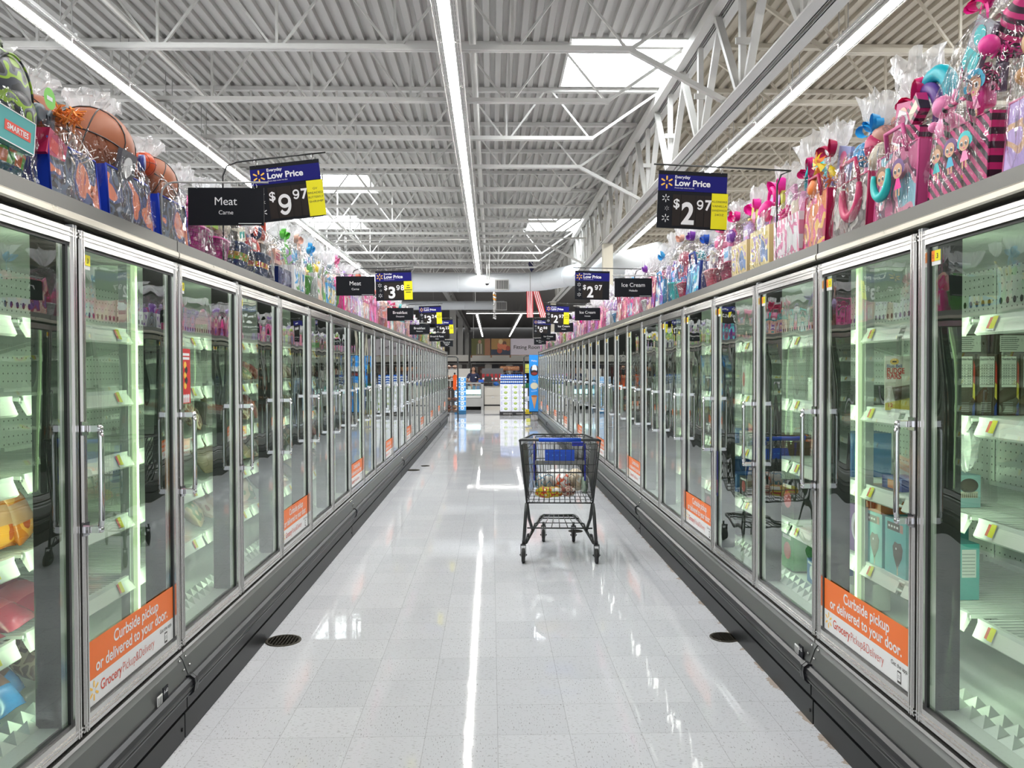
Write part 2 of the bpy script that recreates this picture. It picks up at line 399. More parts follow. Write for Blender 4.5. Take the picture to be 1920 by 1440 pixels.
# ------------------------------------------------------------------ roof steel
def joist_meshes(xa, xb, nodes, ends, ms):
    top = MB(); zt, zb = DECK - .002, 4.838
    for sx in (-.022, .022): top.box((xa, sx - .018 if sx < 0 else sx - .018, zt - .055), (xb, sx + .018, zt))
    bot = MB()
    for sx in (-.024, .024): bot.box((ends[0], sx - .02, zb), (ends[1], sx + .02, zb + .05))
    web = MB(); hw = (nodes[0] - nodes[1]) / 2 if len(nodes) > 1 else .6
    for x in nodes:
        web.bar((x, 0, zb + .03), (x, 0, zt - .03), .026, .026)
        for sg in (-1, 1): web.bar((x + sg * .05, 0, zb + .03), (x + sg * (hw - .05), 0, zt - .03), .03, .022)
    web.bar((ends[1] - .02, 0, zb + .025), (min(xb, ends[1] + .93), 0, zt - .06), .034, .034)
    web.bar((ends[0] + .02, 0, zb + .025), (max(xa, ends[0] - .93), 0, zt - .06), .034, .034)
    web.bar((ends[1] - .05, 0, zb + .03), (ends[1] - .6, 0, zt - .03), .03, .022)
    return [(n, b.mesh(n, [ms])) for n, b in (('top_chord', top), ('bottom_chord', bot), ('web', web))]
LJ = joist_meshes(-12.4, 2.40, [.23 - 1.21 * i for i in range(10)], (-11.4, 1.47), M['steel'])
RJ = joist_meshes(2.60, 15.6, [13.4 - 1.21 * i for i in range(9)], (3.5, 14.6), M['steel2'])  # same white joists, warm lamp light put into their colour
def place(parts, name, label, cat, loc, group, rz=0):
    t = thing(name, label, cat, loc, rz, group)
    for n, me in parts:
        o = bpy.data.objects.new(n, me); COL.objects.link(o); o.parent = t
    return t
JY = [8.35 + 1.6 * k for k in range(-5, 15)]
for k, y in enumerate(JY):
    place(LJ, 'roof_joist', 'white steel roof joist over the aisle, ' + ordn(k + 1) + ' from the near end', 'roof joist', (0, y, 0), 'open-web joists over the aisle')
    if y < 25: place(RJ, 'roof_joist', 'white steel roof joist right of the girder, ' + ordn(k + 1) + ' from the near end', 'roof joist', (0, y, 0), 'open-web joists right of the girder')
    if k in (2, 5, 8, 13):
        mb = MB().bar((1.45, y, 4.86), (2.46, y, 4.33), .06, .05)
        tag(mb.build('brace', M['steel']), 'slanting steel brace from the ' + ordn(k + 1) + ' aisle joist down to the girder', 'brace', 'braces between joists and girder')
def girder():
    t = thing('roof_girder', 'deep steel truss girder running above the right freezer row', 'girder', (2.5, 0, 0))
    zt, zb, ya, yb = 5.36, 4.24, YB, 31.5
    for nm, z in (('top_chord', zt), ('bottom_chord', zb)):
        mb = MB()
        for sx in (-.075, .075):
            mb.box((sx - .06, ya, z), (sx + .06, yb, z + .018 if nm == 'bottom_chord' else z + .12))
            mb.box((sx + (-.012 if sx < 0 else 0) + (.055 if sx < 0 else -.055), ya, z), (sx + (.012 if sx > 0 else 0) + (.055 if sx < 0 else -.055), yb, z + .12))
        mb.build(nm, M['steel'], t)
    mb = MB()
    for i in range(24):
        y = -7 + 1.6 * i + .55
        mb.bar((0, y, zb + .06), (0, y, zt + .05), .07, .06)
        for sg in (-1, 1): mb.bar((-.03 * sg, y, zb + .06), (-.03 * sg, y + sg * .8, zt + .05), .075, .05)
        mb.box((-.09, y - .09, zb + .5), (.09, y - .06, zb + .56))
    mb.build('web', M['steel'], t)
girder()
for i, (x, y) in enumerate(((2.5, 17.2), (2.5, 32.3))):
    t = thing('steel_column', ['cream square steel column rising behind the right freezer row under the duct', 'farther cream steel column beyond the end of the right freezer row'][i], 'column', (x, y, 0), 0, 'columns under the girder')
    MB().box((-.105, -.105, 0), (.105, .105, 4.27)).build('shaft', mat('cream_column', (.62, .58, .48), .5), t)
    MB().box((-.15, -.15, 4.27), (.15, .15, 4.30)).build('cap_plate', M['steel'], t)
for x, y, lb in ((-2.0, 42, 'nearest of the white columns left of the hanging sign'), (-2.0, 52, 'middle one of the white columns left of the hanging sign'), (-2.0, 66, 'farthest of the white columns left of the hanging sign')):
    tag(MB().box((-.16, -.16, 0), (.16, .16, 4.9)).build('steel_column', M['steel'], None, (x, y, 0)), lb, 'column', 'columns beyond the aisle')
t = thing('roof_girder', 'far truss girder carried by the white columns beyond the aisle', 'girder', (-2.0, 0, 0))
MB().box((-.09, 32, 5.3), (.09, 75, 5.45)).build('top_chord', M['steel'], t)
MB().box((-.09, 32, 4.9), (.09, 75, 5.0)).build('bottom_chord', M['steel'], t)
mb = MB()
for i in range(26): mb.bar((0, 33 + 1.6 * i, 5), (0, 33.8 + 1.6 * i, 5.3), .06, .06); mb.bar((0, 33.8 + 1.6 * i, 5.3), (0, 34.6 + 1.6 * i, 5), .06, .06)
mb.build('web', M['steel'], t)
def pipe(nm, lb, pts, r, m): tag(MB().tube(pts, r, 10).build(nm, m), lb, 'pipe')
pipe('sprinkler_pipe', 'white sprinkler pipe running beside the middle light row', [(-.19, -4, 5.02), (-.19, 30, 5.02)], .038, M['steel'])
pipe('sprinkler_pipe', 'white pipe running along the left light row', [(-3.72, -4, 5.12), (-3.72, 30, 5.12)], .03, M['steel'])
pipe('sprinkler_pipe', 'white pipe running between the girder and the right light row', [(3.02, -4, 4.80), (3.02, 28, 4.80)], .035, M['steel'])
pipe('cable_run', 'black cable run beside the right light row', [(3.22, -4, 4.98), (3.22, 28, 4.98)], .03, mat('cable', (.05, .05, .05), .5))
pipe('cross_pipe', 'thin white pipe crossing the roof above the duct', [(-8, 20.2, 4.75), (2.3, 19.5, 4.75)], .02, M['steel'])
for x, y in ((-.05, 23.5), (-.62, 31.5)):
    pipe('drop_pipe', 'thin vertical pipe hanging by the ' + ('near duct' if y < 25 else 'small far duct'), [(x, y, DECK), (x, y, 4.2)], .015, M['steel'])

# ------------------------------------------------------------------ ceiling lights
def light_meshes():
    h = MB()
    h.prism([(-.052, .10), (-.045, .13), (.045, .13), (.052, .10), (.055, .03), (.05, .03), (.045, .095), (-.045, .095), (-.05, .03), (-.055, .03)], 0, 1.215)
    for sg in (-1, 1):                                        # slotted reflector wings
        for a, b, n in ((.056, .066, 1), (.072, .086, 1), (.092, .113, 1)):
            h.box((0, sg * a, .068), (1.215, sg * b, .073))
        for i in range(12): h.box((.02 + i * .1035, sg * .056, .069), (.045 + i * .1035, sg * .113, .072))
        h.box((0, sg * .110, .056), (1.215, sg * .1145, .085))
    for x in (.09, 1.12):
        for sg in (-1, 1): h.tube([(x, sg * .045, .1), (x, sg * .045, .16)], .016, 6)
    tb = MB(); na = 6; vs = []
    for x in (.012, 1.203):                                   # curved downward lens
        for i in range(na + 1): a = -.43 + .86 * i / na; vs.append((x, .1 * math.sin(a), .11 - .1 * math.cos(a)))
    tb.add(vs, [(i, i + 1, i + na + 2, i + na + 1) for i in range(na)] + [tuple(range(na, -1, -1)), tuple(range(na + 1, 2 * na + 2))], 0, True)
    for nme in (h, tb): nme.xf(Matrix.Rotation(PI / 2, 4, 'Z'))
    hg = [MB().tube([(0, y, .13), (0, y, .62)], .005, 4).mesh('hanger', [M['galv']]) for y in (.1, 1.12)]
    return [('housing', h.mesh('housing', [M['house']])), ('lamp_tube', tb.mesh('lamp_tube', [M['tube']])), ('hanger', hg[0]), ('hanger', hg[1])]
LM = light_meshes()
LF = [(n_, m_.copy()) for n_, m_ in LM]; LF[1][1].materials[0] = mat('far_led_tube', (1.0, .985, .94), .5, emit=14.0)
rows = [('left', -4.055), ('middle', -.40), ('right', 3.465)]
for nm, x in rows:
    for i in range(-6, 18):
        y = 7.843 + 1.2265 * i
        place(LM, 'ceiling_light', 'white linear ceiling light in the %s row, %s from the near end' % (nm, ordn(i + 7)), 'ceiling light', (x, y, 4.655), 'linear lights of the %s row' % nm)
for nm, x in (('far left', -8.0), ('far right', 7.4)):
    for i in range(-6, 28, 1):
        place(LM, 'ceiling_light', 'white linear ceiling light in the %s row, %s from the near end' % (nm, ordn(i + 7)), 'ceiling light', (x, 7.843 + 1.2265 * i, 4.655), 'linear lights of the %s row' % nm)
k = 0
for x in (-.74, 1.57):
    for i in range(0, 22):
        place(LF, 'ceiling_light', 'small far ceiling light above the hanging sign, %s of the row %s of the centre' % (ordn(i + 1), 'left' if x < 0 else 'right'), 'ceiling light', (x, 42 + 1.2265 * i, 4.42), 'far linear lights beyond the ducts')
for i in range(5):
    place(LF, 'ceiling_light', 'far crosswise ceiling light above the hanging sign, %s from the left' % ordn(i + 1), 'ceiling light', (-.05 + 1.2265 * i, 41, 4.42), 'far crosswise lights', PI / 2)

# ------------------------------------------------------------------ freezer cases
DW, ND = .807, 5
CL = DW * ND
ZS_L = [1.70, 1.45, 1.20, .95, .69]
ZS_R = [1.70, 1.37, 1.04, .71]
def door_mesh():
    mb = MB(); x0, x1, z0, z1 = .006, DW - .006, .385, 1.985
    fw = .040
    for a, b in (((x0, .0, z0), (x0 + fw, .042, z1)), ((x1 - fw, 0, z0), (x1, .042, z1)), ((x0 + fw, 0, z0), (x1 - fw, .042, z0 + fw + .008)), ((x0 + fw, 0, z1 - fw - .006), (x1 - fw, .042, z1))): mb.box(a, b)
    for d in (.010, .022): # raised beads of the extrusion
        mb.box((x0 + d, -.005, z0), (x0 + d + .006, 0, z1)); mb.box((x1 - d - .006, -.005, z0), (x1 - d, 0, z1))
        mb.box((x0, -.004, z0 + d), (x1, 0, z0 + d + .006)); mb.box((x0, -.004, z1 - d - .006), (x1, 0, z1 - d))
    g = fw
    for a, b in (((x0 + g, .010, z0 + g), (x0 + g + .007, .020, z1 - g)), ((x1 - g - .007, .010, z0 + g), (x1 - g, .020, z1 - g)), ((x0 + g, .010, z0 + g + .008), (x1 - g, .020, z0 + g + .016)), ((x0 + g, .010, z1 - g - .015), (x1 - g, .020, z1 - g - .006))): mb.box(a, b, 1)
    return mb.mesh('door', [M['chrome'], M['black']])
def handle_mesh(x):
    mb = MB(); z0, z1 = 1.035, 1.357
    for z in (z0, z1):
        mb.box((x - .013, -.05, z - .010), (x + .013, .0, z + .010)); mb.box((x - .02, -.006, z - .022), (x + .02, -.0045, z + .022))
        mb.ball((x, -.05, z), .013, 0, 8, 5)
    mb.tube([(x, -.05, z0), (x, -.055, z0 + .03), (x, -.055, z1 - .03), (x, -.05, z1)], .0095, 8)
    return mb.mesh('handle', [M['handle']])
def pane_mesh():
    y = .018; a = .046
    return MB().poly([(a, y, .43), (DW - a, y, .43), (DW - a, y, 1.942), (a, y, 1.942)]).mesh('glass_pane', [M['glass']])
def label_mesh():
    mb = MB(); x, z, y = .058, 1.905, .015
    mb.box((x, y, z - .035), (x + .05, y + .001, z + .012), 2)
    mb.box((x, y - .001, z - .022), (x + .018, y, z + .012), 1); mb.box((x + .018, y - .001, z - .022), (x + .05, y, z + .012), 0)
    mb.text('3', .022, (x + .034, y - .0015, z - .014), 3, bold=.02); mb.text('2', .016, (x + .009, y - .0015, z - .012), 3)
    return mb.mesh('price_label', [M['yel'], M['labor'], M['stick'], M['ink']])
def sticker_mesh():
    mb = MB(); y = .0125; x0, x1, z0, z1 = .052, DW - .052, .436, .655; zm = .527
    mb.box((x0, y, z0), (x1, y + .001, zm), 0); mb.box((x0, y, zm), (x1, y + .001, z1), 1)
    yy = y - .0008; cx = (x0 + x1) / 2
    mb.text('Curbside pickup', .058, (cx + .02, yy, .600), 2, bold=.018, width=.37)
    mb.text('or delivered to your door.', .058, (cx, yy, .545), 2, bold=.018, width=.585)
    mb.spark((x0 + .045, yy, .487), .033, 3)
    mb.text('Grocery', .05, (x0 + .09, yy, .470), 4, align='l', bold=.012, width=.155)
    mb.text('Pickup&Delivery', .05, (x0 + .252, yy, .470), 4, align='l', bold=-.012, width=.265)
    mb.text('Get the app.', .022, (x1 - .075, yy, .499), 5, width=.115)
    px = x1 - .075
    mb.box((px - .013, yy, .448), (px + .013, yy + .0004, .490), 5); mb.box((px - .010, yy - .0004, .456), (px + .010, yy, .485), 0)
    mb.spark((px, yy - .0006, .470), .008, 5)
    return mb.mesh('pickup_sticker', [M['stick'], M['orange'], M['wht'], M['spark'], M['brick'], M['ink']])
def shelf_meshes(tagside):
    mb = MB(); x0, x1 = .03, DW - .03
    n = 27
    for i in range(n):
        x = x0 + (x1 - x0) * i / (n - 1); mb.box((x - .0055, .20, -.006), (x + .0055, .74, .004))
    for y in (.20, .38, .56, .74): mb.box((x0, y - .005, -.014), (x1, y + .005, -.006))
    mb.box((x0, .19, -.004), (x1, .205, .012)); mb.box((x0, .735, -.01), (x1, .75, .02))
    for x in (x0 + .01, x1 - .01): mb.prism([(.76, -.09), (.76, -.01), (.30, -.012), (.55, -.03)], x - .008, x + .008)
    rl = MB()
    for a, b in ((x0, .335), (.375, x1)):
        rl.prism([(.205, .012), (.196, .012), (.172, -.045), (.180, -.052), (.20, -.02)], a, b)
    rl.tube([(.335, .19, .002), (.375, .19, .002)], .006, 6); rl.tube([(.335, .18, -.03), (.375, .18, -.03)], .006, 6)
    for x in ((.09, .52) if tagside else (.13, .64)):
        vs = lambda a, b, lo, hi, d: [(a, .1955 - d - (.012 - lo) * .42, lo), (b, .1955 - d - (.012 - lo) * .42, lo), (b, .1955 - d - (.012 - hi) * .42, hi), (a, .1955 - d - (.012 - hi) * .42, hi)]
        rl.poly(vs(x, x + .042, -.040, .004, .003), 1); rl.poly(vs(x, x + .014, -.032, .003, .004), 2); rl.poly(vs(x + .014, x + .040, -.034, .006, .004), 3)
        rl.text('3.47' if tagside else '4.97', .026, (x + .027, .188 - .0085, -.026), 4, U=(0, .38, .92), bold=.01, width=.022)
    return mb.mesh('shelf', [M['shelf']]), rl.mesh('price_rail', [M['rail'], M['stick'], M['red'], M['yel'], M['ink']])
DOOR, PANE, LABEL, STICK = door_mesh(), pane_mesh(), label_mesh(), sticker_mesh()
HND = {'L': handle_mesh(.024), 'R': handle_mesh(DW - .024)}
SHF = {'L': shelf_meshes(0), 'R': shelf_meshes(1)}
def link(me, name, parent, loc=(0, 0, 0)):
    o = bpy.data.objects.new(name, me); COL.objects.link(o); o.parent = parent; o.location = loc; return o
def case_parts(side):
    P = []
    def fin(mb, n, mats):
        mb.v = [(.0015 + x * (CL - .003) / CL, y, z) for x, y, z in mb.v]; P.append((n, mb.mesh(n, mats)))
    mb = MB(); D = .86
    mb.box((0, .78, .12), (CL, .80, 1.99)); mb.box((0, .14, 1.975), (CL, .80, 1.99), 1); mb.box((0, .06, .40), (CL, .80, .42), 1)
    # low rows of vent holes across the top of the back liner
    for i in range(int(CL / .045)):
        x = .03 + i * .045
        mb.disc((x, .7785, 1.83), .011, 2, n=8, ry=1.4)
    # diamond grille on the floor of the case
    for i in range(int(CL / .07) - 1): 
        for j in range(2): mb.add([(i * .07, .12 + j * .06, .421), (i * .07 + .07, .12 + j * .06, .421), (i * .07 + .035, .15 + j * .06, .452), (i * .07 + .035, .18 + j * .06, .421)], [(0, 1, 2), (1, 3, 2), (3, 0, 2)], 1)
    fin(mb, 'liner', [M['perf'], M['shelf'], M['recess']])
    mb = MB(); mb.box((.003, 0, 2.034), (CL - .003, .90, 2.078), 0)
    mb.prism([(-.004, 2.006), (-.008, 2.012), (-.008, 2.028), (-.002, 2.034), (.05, 2.034), (.05, 2.003)], .004, CL - .004, 1)
    mb.box((0, .03, 1.975), (CL, .05, 2.034), 2)
    for j in range(1, ND):
        for dx in (-.012, .004): mb.box((j * DW + .0 + dx, .008, 1.987), (j * DW + dx + .009, .03, 1.999), 3)
    fin(mb, 'canopy', [M['canopy'], M['trim'], M['recess'], M['wht']])
    mb = MB()
    mb.prism([(.0, .352), (-.006, .360), (-.006, .374), (.03, .378), (.03, .352)], .002, CL - .002, 1)
    mb.prism([(.06, .37), (.012, .352), (-.004, .33), (-.026, .27), (-.028, .245), (.06, .245)], .003, CL - .003, 0)
    mb.box((.05, .04, .30), (CL - .05, .055, .42), 2)
    for x in (.03, CL - .03): 
        for z in (.335, .30): mb.ball((x, -.004 - (.335 - z) * .5, z), .006, 1, 6, 4)
    fin(mb, 'base_panel', [M['panel'], M['chrome'], M['recess']])
    mb = MB()
    prof = [(-.02, .262), (-.040, .268), (-.054, .258), (-.058, .240), (-.053, .236), (-.058, .230), (-.054, .222), (-.049, .219), (-.053, .213), (-.049, .204), (-.042, .200), (-.020, .190)]
    mb.prism(prof, .02, CL - .02); 
    for x in (.0, CL - .02): mb.prism([(-.02, .27), (-.045, .275), (-.062, .262), (-.066, .24), (-.060, .205), (-.045, .19), (-.02, .185)], x, x + .02)
    fin(mb, 'bumper', [M['bumper']])
    mb = MB()
    mb.box((.004, -.022, .128), (CL - .004, .02, .246), 0); mb.box((0, .03, .0), (CL, .9, .25), 1)
    mb.box((.004, -.012, 0.0), (CL - .004, .012, .104), 0); mb.box((0, .0, .10), (CL, .04, .13), 1)
    mb.tube([(CL - .03, -.0125, .05), (CL - .03, -.016, .05)], .008, 6, 1)
    fin(mb, 'kick_plate', [M['kick'], M['recess']])
    mb = MB(); mb.box((0, .80, .12), (CL, .90, 2.034)); fin(mb, 'back_shell', [M['panel']])
    return P
MUL = MB(); MUL.box((-.032, .045, .40), (.032, .130, 1.985)); MUL = MUL.mesh('mullion', [M['mullion']])
MULH = [MB().box((.001, .045, .40), (.032, .130, 1.985)).mesh('mullion', [M['mullion']]), MB().box((-.032, .045, .40), (-.001, .130, 1.985)).mesh('mullion', [M['mullion']])]
LED = MB(); LED.box((-.012, .1302, .46), (.012, .1325, 1.93)); LED = LED.mesh('light_stick', [M['led']])
TOPL = MB(); TOPL.box((.05, .07, 1.955), (CL - .05, .085, 1.968)); TOPL = TOPL.mesh('top_light', [mat('freezer_top_led', (1, .98, .95), .5, emit=5.0)])
POST = MB(); POST.box((-.024, .166, .42), (-.002, .183, 1.975), 1); POST.box((-.05, .186, .42), (-.002, .222, 1.975), 0)
def case(side, label, loc, rz):
    t = thing('freezer_case', label, 'freezer', loc, rz, 'glass-door freezer cases of the %s row' % ('left' if side == 'L' else 'right'))
    for n, me in PARTS[side]: link(me, n, t)
    for j in range(ND + 1):
        link(MULH[0] if j == 0 else (MULH[1] if j == ND else MUL), 'mullion', t, (j * DW, 0, 0))
        if 0 < j < ND: link(LED, 'light_stick', t, (j * DW, 0, 0))
    link(LED, 'light_stick', t, (.014 if side == 'L' else CL - .014, 0, 0))
    link(TOPL, 'top_light', t)
    link(PST[side], 'light_post', t, (CL if side == 'L' else 0, 0, 0))
    sm, rm = SHF[side]
    for j in range(ND):
        for z in (ZS_L if side == 'L' else ZS_R):
            s_ = link(sm, 'shelf', t, (j * DW, 0, z)); link(rm, 'price_rail', s_)
        d = link(DOOR, 'door', t, (j * DW, 0, 0))
        link(PANE, 'glass_pane', d); link(HND[side], 'handle', d); link(LABEL, 'price_label', d)
    return t
PARTS = {'L': case_parts('L')}; PARTS['R'] = PARTS['L']
pl = POST; PST = {'L': pl.mesh('light_post', [M['post'], M['ledpost']])}
pr = MB(); pr.box((.002, .166, .42), (.024, .183, 1.975), 1); pr.box((.002, .186, .42), (.05, .222, 1.975), 0); PST['R'] = pr.mesh('light_post', [M['post'], M['ledpost']])
XL, XR, YL, YR = -1.30, 1.40, 3.37 - CL, 3.41 - CL
CASES = {'L': [], 'R': []}
for i in range(6):
    nth = ['nearest', 'second', 'third', 'fourth', 'fifth', 'farthest'][i]
    CASES['L'].append(case('L', 'glass-door freezer case, %s case of the row left of the aisle' % nth, (XL, YL + i * CL, 0), PI / 2))
    CASES['R'].append(case('R', 'glass-door freezer case, %s case of the row right of the aisle' % nth, (XR, YR + (i + 1) * CL + .002 * i, 0), -PI / 2))
for side in 'LR':
    for i, t in enumerate(CASES[side]):
        ds = [c for c in t.children if c.name.startswith('door')]
        ds.sort(key=lambda o: o.location.x)
        for j, d in enumerate(ds):
            g = i * ND + (j if side == 'L' else ND - 1 - j)
            if (g - 4) % 3 == 0: link(STICK, 'pickup_sticker', d)
for side, x, y in (('left', XL - .43, YL + 6 * CL + .012), ('right', XR + .43, YR + 6 * CL + .026)):
    tag(MB().box((-.45, 0, 0), (.45, .024, 2.09)).build('end_panel', M['panel'], None, (x, y, 0)), 'grey end panel closing the far end of the %s freezer row' % side, 'panel')
# case number plates, red poster
def plate(side, Y, txt):
    mb = MB(); mb.box((0, -.0345, .262), (.045, -.030, .318), 0); mb.text(txt, .020, (.0225, -.035, .293), 1, bold=.01)
    mb.box((-.05, -.0335, .262), (-.006, -.030, .302), 2)
    for k in range(5): mb.box((-.046 + k * .008, -.034, .268), (-.043 + k * .008, -.0335, .296), 0)
    o = mb.build('number_plate', [M['blk'], M['wht'], M['stick']], None, ((XL, Y, 0) if side == 'L' else (XR, Y, 0)))
    o.rotation_euler = (0, 0, PI / 2 if side == 'L' else -PI / 2)
    tag(o, 'small black number plate above the bumper of the %s freezer row' % ('left' if side == 'L' else 'right'), 'sign')
plate('L', 3.10, 'A-60'); plate('R', 3.52, 'B-55')
mb = MB(); mb.box((0, .0115, 0), (.105, .0128, .235), 0)
mb.box((.01, .0112, .205), (.095, .0116, .216), 1); mb.box((.01, .0112, .188), (.095, .0116, .199), 1)
for k in range(5): mb.disc((.052 + (k % 2) * .012 - .006, .011, .165 - k * .022), .016, 2 if k % 2 else 3, n=8)
for k in range(4): mb.disc((.02 + k * .021, .011, .03), .011, 1, n=7); mb.box((.013 + k * .021, .0108, .004), (.027 + k * .021, .0112, .024), 1)
o = mb.build('red_poster', [mat('poster_red', (.62, .02, .025), .4), M['wht'], M['ink'], M['spark']], None, (XL, 3.425, 1.40)); o.rotation_euler = (0, 0, PI / 2)
tag(o, 'small red food poster stuck on the third glass door of the left row', 'poster')
mb = MB(); mb.box((0, .011, 0), (.10, .0125, .28), 0); mb.box((.01, .0105, .02), (.09, .011, .10), 1); mb.disc((.05, .0105, .19), .035, 2); mb.box((.02, .0102, .118), (.08, .0106, .128), 2)
o = mb.build('door_poster', [M['navy'], M['labor'], M['wht']], None, (XR, 5.06, .75)); o.rotation_euler = (0, 0, -PI / 2)
tag(o, 'dark blue strip poster on a right-row door beside an orange sticker', 'poster')

# ------------------------------------------------------------------ floor drains
for i, (x, y, r, lb) in enumerate(((-1.19, 4.58, .10, 'round dark floor drain half under the left bumper near the camera'), (1.335, 4.55, .085, 'round dark floor drain half under the right bumper near the camera'), (-1.21, 12.4, .10, 'far round dark floor drain by the left bumper'), (-1.07, 12.95, .07, 'small far floor grate lying just off the left bumper'), (.80, 7.62, .07, 'small dark floor drain behind the front wheel of the cart'))):
    mb = MB().disc((0, 0, .001), r, 0, U=(0, 1, 0), n=24); R2 = r * .86
    for j in range(-4, 5):
        q = j * r * .19; hw = math.sqrt(max(0, R2 * R2 - q * q)); mb.box((-hw, q - .004, .001), (hw, q + .004, .004), 1); mb.box((q - .004, -hw, .001), (q + .004, hw, .004), 1)
    mb.lathe([(r * .93, .0), (r, .0), (r, .004), (r * .93, .004)], 24, 1)
    tag(mb.build('floor_drain', [M['recess'], mat('rusted_iron', (.03, .024, .014), .7)], None, (x, y, 0)), lb, 'drain', 'floor drains')

# ------------------------------------------------------------------ hanging signs
def rod_pts(xb, zb, zt, xe, r=.05):
    sg = 1 if xe > xb else -1
    return [(xb, 0, zb), (xb, 0, zt - r)] + [(xb + sg * r * (1 - math.cos(a)), 0, zt - r + r * math.sin(a)) for a in (.4, .8, 1.2)] + [(xb + sg * r, 0, zt), (xe, 0, zt)]
def hooks(mb, xs, z0, z1, m):
    for x in xs: mb.tube([(x, -.004, z0), (x - .006, -.006, (z0 + z1) / 2), (x, 0, z1 + .004), (x + .008, .004, (z0 + z1) / 2), (x + .006, .002, z0 - .006)], .0018, 4, m)
def dept_sign(t1, t2, side, xc, y, zc, label, line2=None):
    xb = -1.335 if side == 'L' else 1.435
    t = thing('department_sign', label, 'sign', (0, y, 0), 0, 'black department signs on wire arms')
    w_, h_ = .305, .152; zt = zc + h_ / 2 + .022
    MB().tube(rod_pts(xb, 2.078, zt, xc + (.17 if side == 'L' else -.17)), .0042, 6, 0).build('wire_arm', M['galv'], t)
    
    for xx in (xc - .115, xc + .115): hk = MB(); hooks(hk, (xx,), zc + h_ / 2 - .004, zt, 0); hk.build('hook', M['handle'], t)
    mb = MB(); mb.box((xc - w_ / 2, -.003, zc - h_ / 2), (xc + w_ / 2, .003, zc + h_ / 2), 0); yy = -.0036
    bar_ = lambda n_, z_: mb.box((xc - .008 * n_, yy, z_), (xc + .008 * n_, yy + .0003, z_ + .007), 1)
    if line2: mb.text(t1, .036, (xc, yy, zc + .022), 1); mb.text(line2, .036, (xc, yy, zc - .016), 1); bar_(4, zc - .045)
    else: mb.text(t1, .046, (xc, yy, zc + .006), 1); (bar_(4, zc - .032) if t2[0] == '#' else mb.text(t2, .024, (xc, yy, zc - .032), 1))
    mb.box((xc + .05, yy, zc - h_ / 2 + .006), (xc + w_ / 2 - .01, yy + .0003, zc - h_ / 2 + .0085), 1)
    mb.build('sign_panel', [M['blk'], M['wht']], t)
    return t
def price_sign(d, c, side, xc, y, zc, label, lines=(), tilt=0.0, tagm=True, gold=True):
    xb = -1.335 if side == 'L' else 1.435
    t = thing('price_sign', label, 'sign', (0, y, 0), 0, 'price signs on wire arms')
    w_, h_ = .345, .285; zt = zc + h_ / 2 + .03; s_ = -1 if side == 'L' else 1
    arm = MB(); xe = xc - s_ * .19
    P = rod_pts(xb, 2.078, zt + abs(xb - xc) * math.tan(tilt) * s_ * (1 if side == 'L' else 1), xe)
    arm.tube(rod_pts(xb, 2.078, zt, xe), .0042, 6, 0)
    if tilt:
        arm = MB(); zb = zt + (xb + .07 - xc) * math.tan(tilt)
        arm.tube([(xb, 0, 2.078), (xb, 0, zb - .07), (xb + .02, 0, zb - .02), (xb + .07, 0, zb), (xe, 0, zt + (xe - xc) * math.tan(tilt))], .0045, 6, 0)
    arm.build('wire_arm', M['black'], t)
    Mx = Matrix.Translation((xc, 0, zc)) @ Matrix.Rotation(-tilt, 4, 'Y')
    
    for xx in (-w_ / 2 + .03, w_ / 2 - .03): hk = MB(); hooks(hk, (xx,), h_ / 2 - .004, h_ / 2 + .032, 0); hk.xf(Mx).build('hook', M['handle'], t)
    mb = MB(); z1 = h_ / 2
    mb.box((-w_ / 2, -.004, z1 - .112), (w_ / 2, .004, z1), 0); mb.box((-w_ / 2, -.0052, z1 - .100), (w_ / 2, -.004, z1 - .020), 1); yy = -.0058
    mb.spark((-w_ / 2 + .042, yy, z1 - .058), .032, 3)
    mb.text('Everyday', .021, (-w_ / 2 + .083, yy, z1 - .037), 2, align='l', bold=.02); mb.text('Low Price', .042, (-w_ / 2 + .083, yy, z1 - .073), 2, align='l', bold=.03, width=.178)
    mb.text('Precio bajo todos los dias', .009, (-w_ / 2 + .083, yy, z1 - .087), 2, align='l', width=.098)
    mb.xf(Mx).build('header_panel', [M['blk'], M['navy'], M['wht'], M['spark']], t)
    mb = MB(); zb = -h_ / 2
    mb.box((-w_ / 2, -.004, zb), (w_ / 2, .004, z1 - .112), 0)
    xs = [-.098, -.055, .020, .062, .105]
    for a, b in zip(xs[:-1], xs[1:]): mb.box((a + .0012, -.0052, zb + .012), (b - .0012, -.004, z1 - .117), 1)
    mb.spark((-.132, yy, .005), .02, 2, wd=.14); mb.spark((-.130, yy, -.094), .02, 2, wd=.14); mb.spark((-.125, yy, -.045), .012, 2, wd=.08)
    mb.text('$', .062, (-.077, yy, -.040), 2, bold=.02); mb.digit(d, .150, (-.019, yy, -.118), 2, width=.064)
    mb.digit(c[0], .070, (.041, yy, -.046), 2, width=.033); mb.digit(c[1], .070, (.083, yy, -.046), 2, width=.033)
    mb.xf(Mx).build('price_panel', [M['blk'], M['brown'], M['wht']], t)
    if tagm:
        mb = MB(); mb.box((.098, -.0075, zb + .004), (.179, -.006, z1 - .104), 0)
        for i, l in enumerate(lines):
            if l[0] == '#': mb.box((.1385 - .006 * len(l), -.008, z1 - .149 - i * .0215), (.1385 + .006 * len(l), -.0076, z1 - .142 - i * .0215), 1); continue   # too small to read in the photo
            mb.text(l, .0145, (.1385, -.008, z1 - .150 - i * .0215), 1, width=min(.074, .0115 * len(l)))
        mb.xf(Mx).build('product_tag', [M['yel'], M['ink']], t)
    return t
dept_sign('Meat', 'Carne', 'L', -1.075, 3.3, 2.207, 'nearest black Meat sign above the left freezer row')
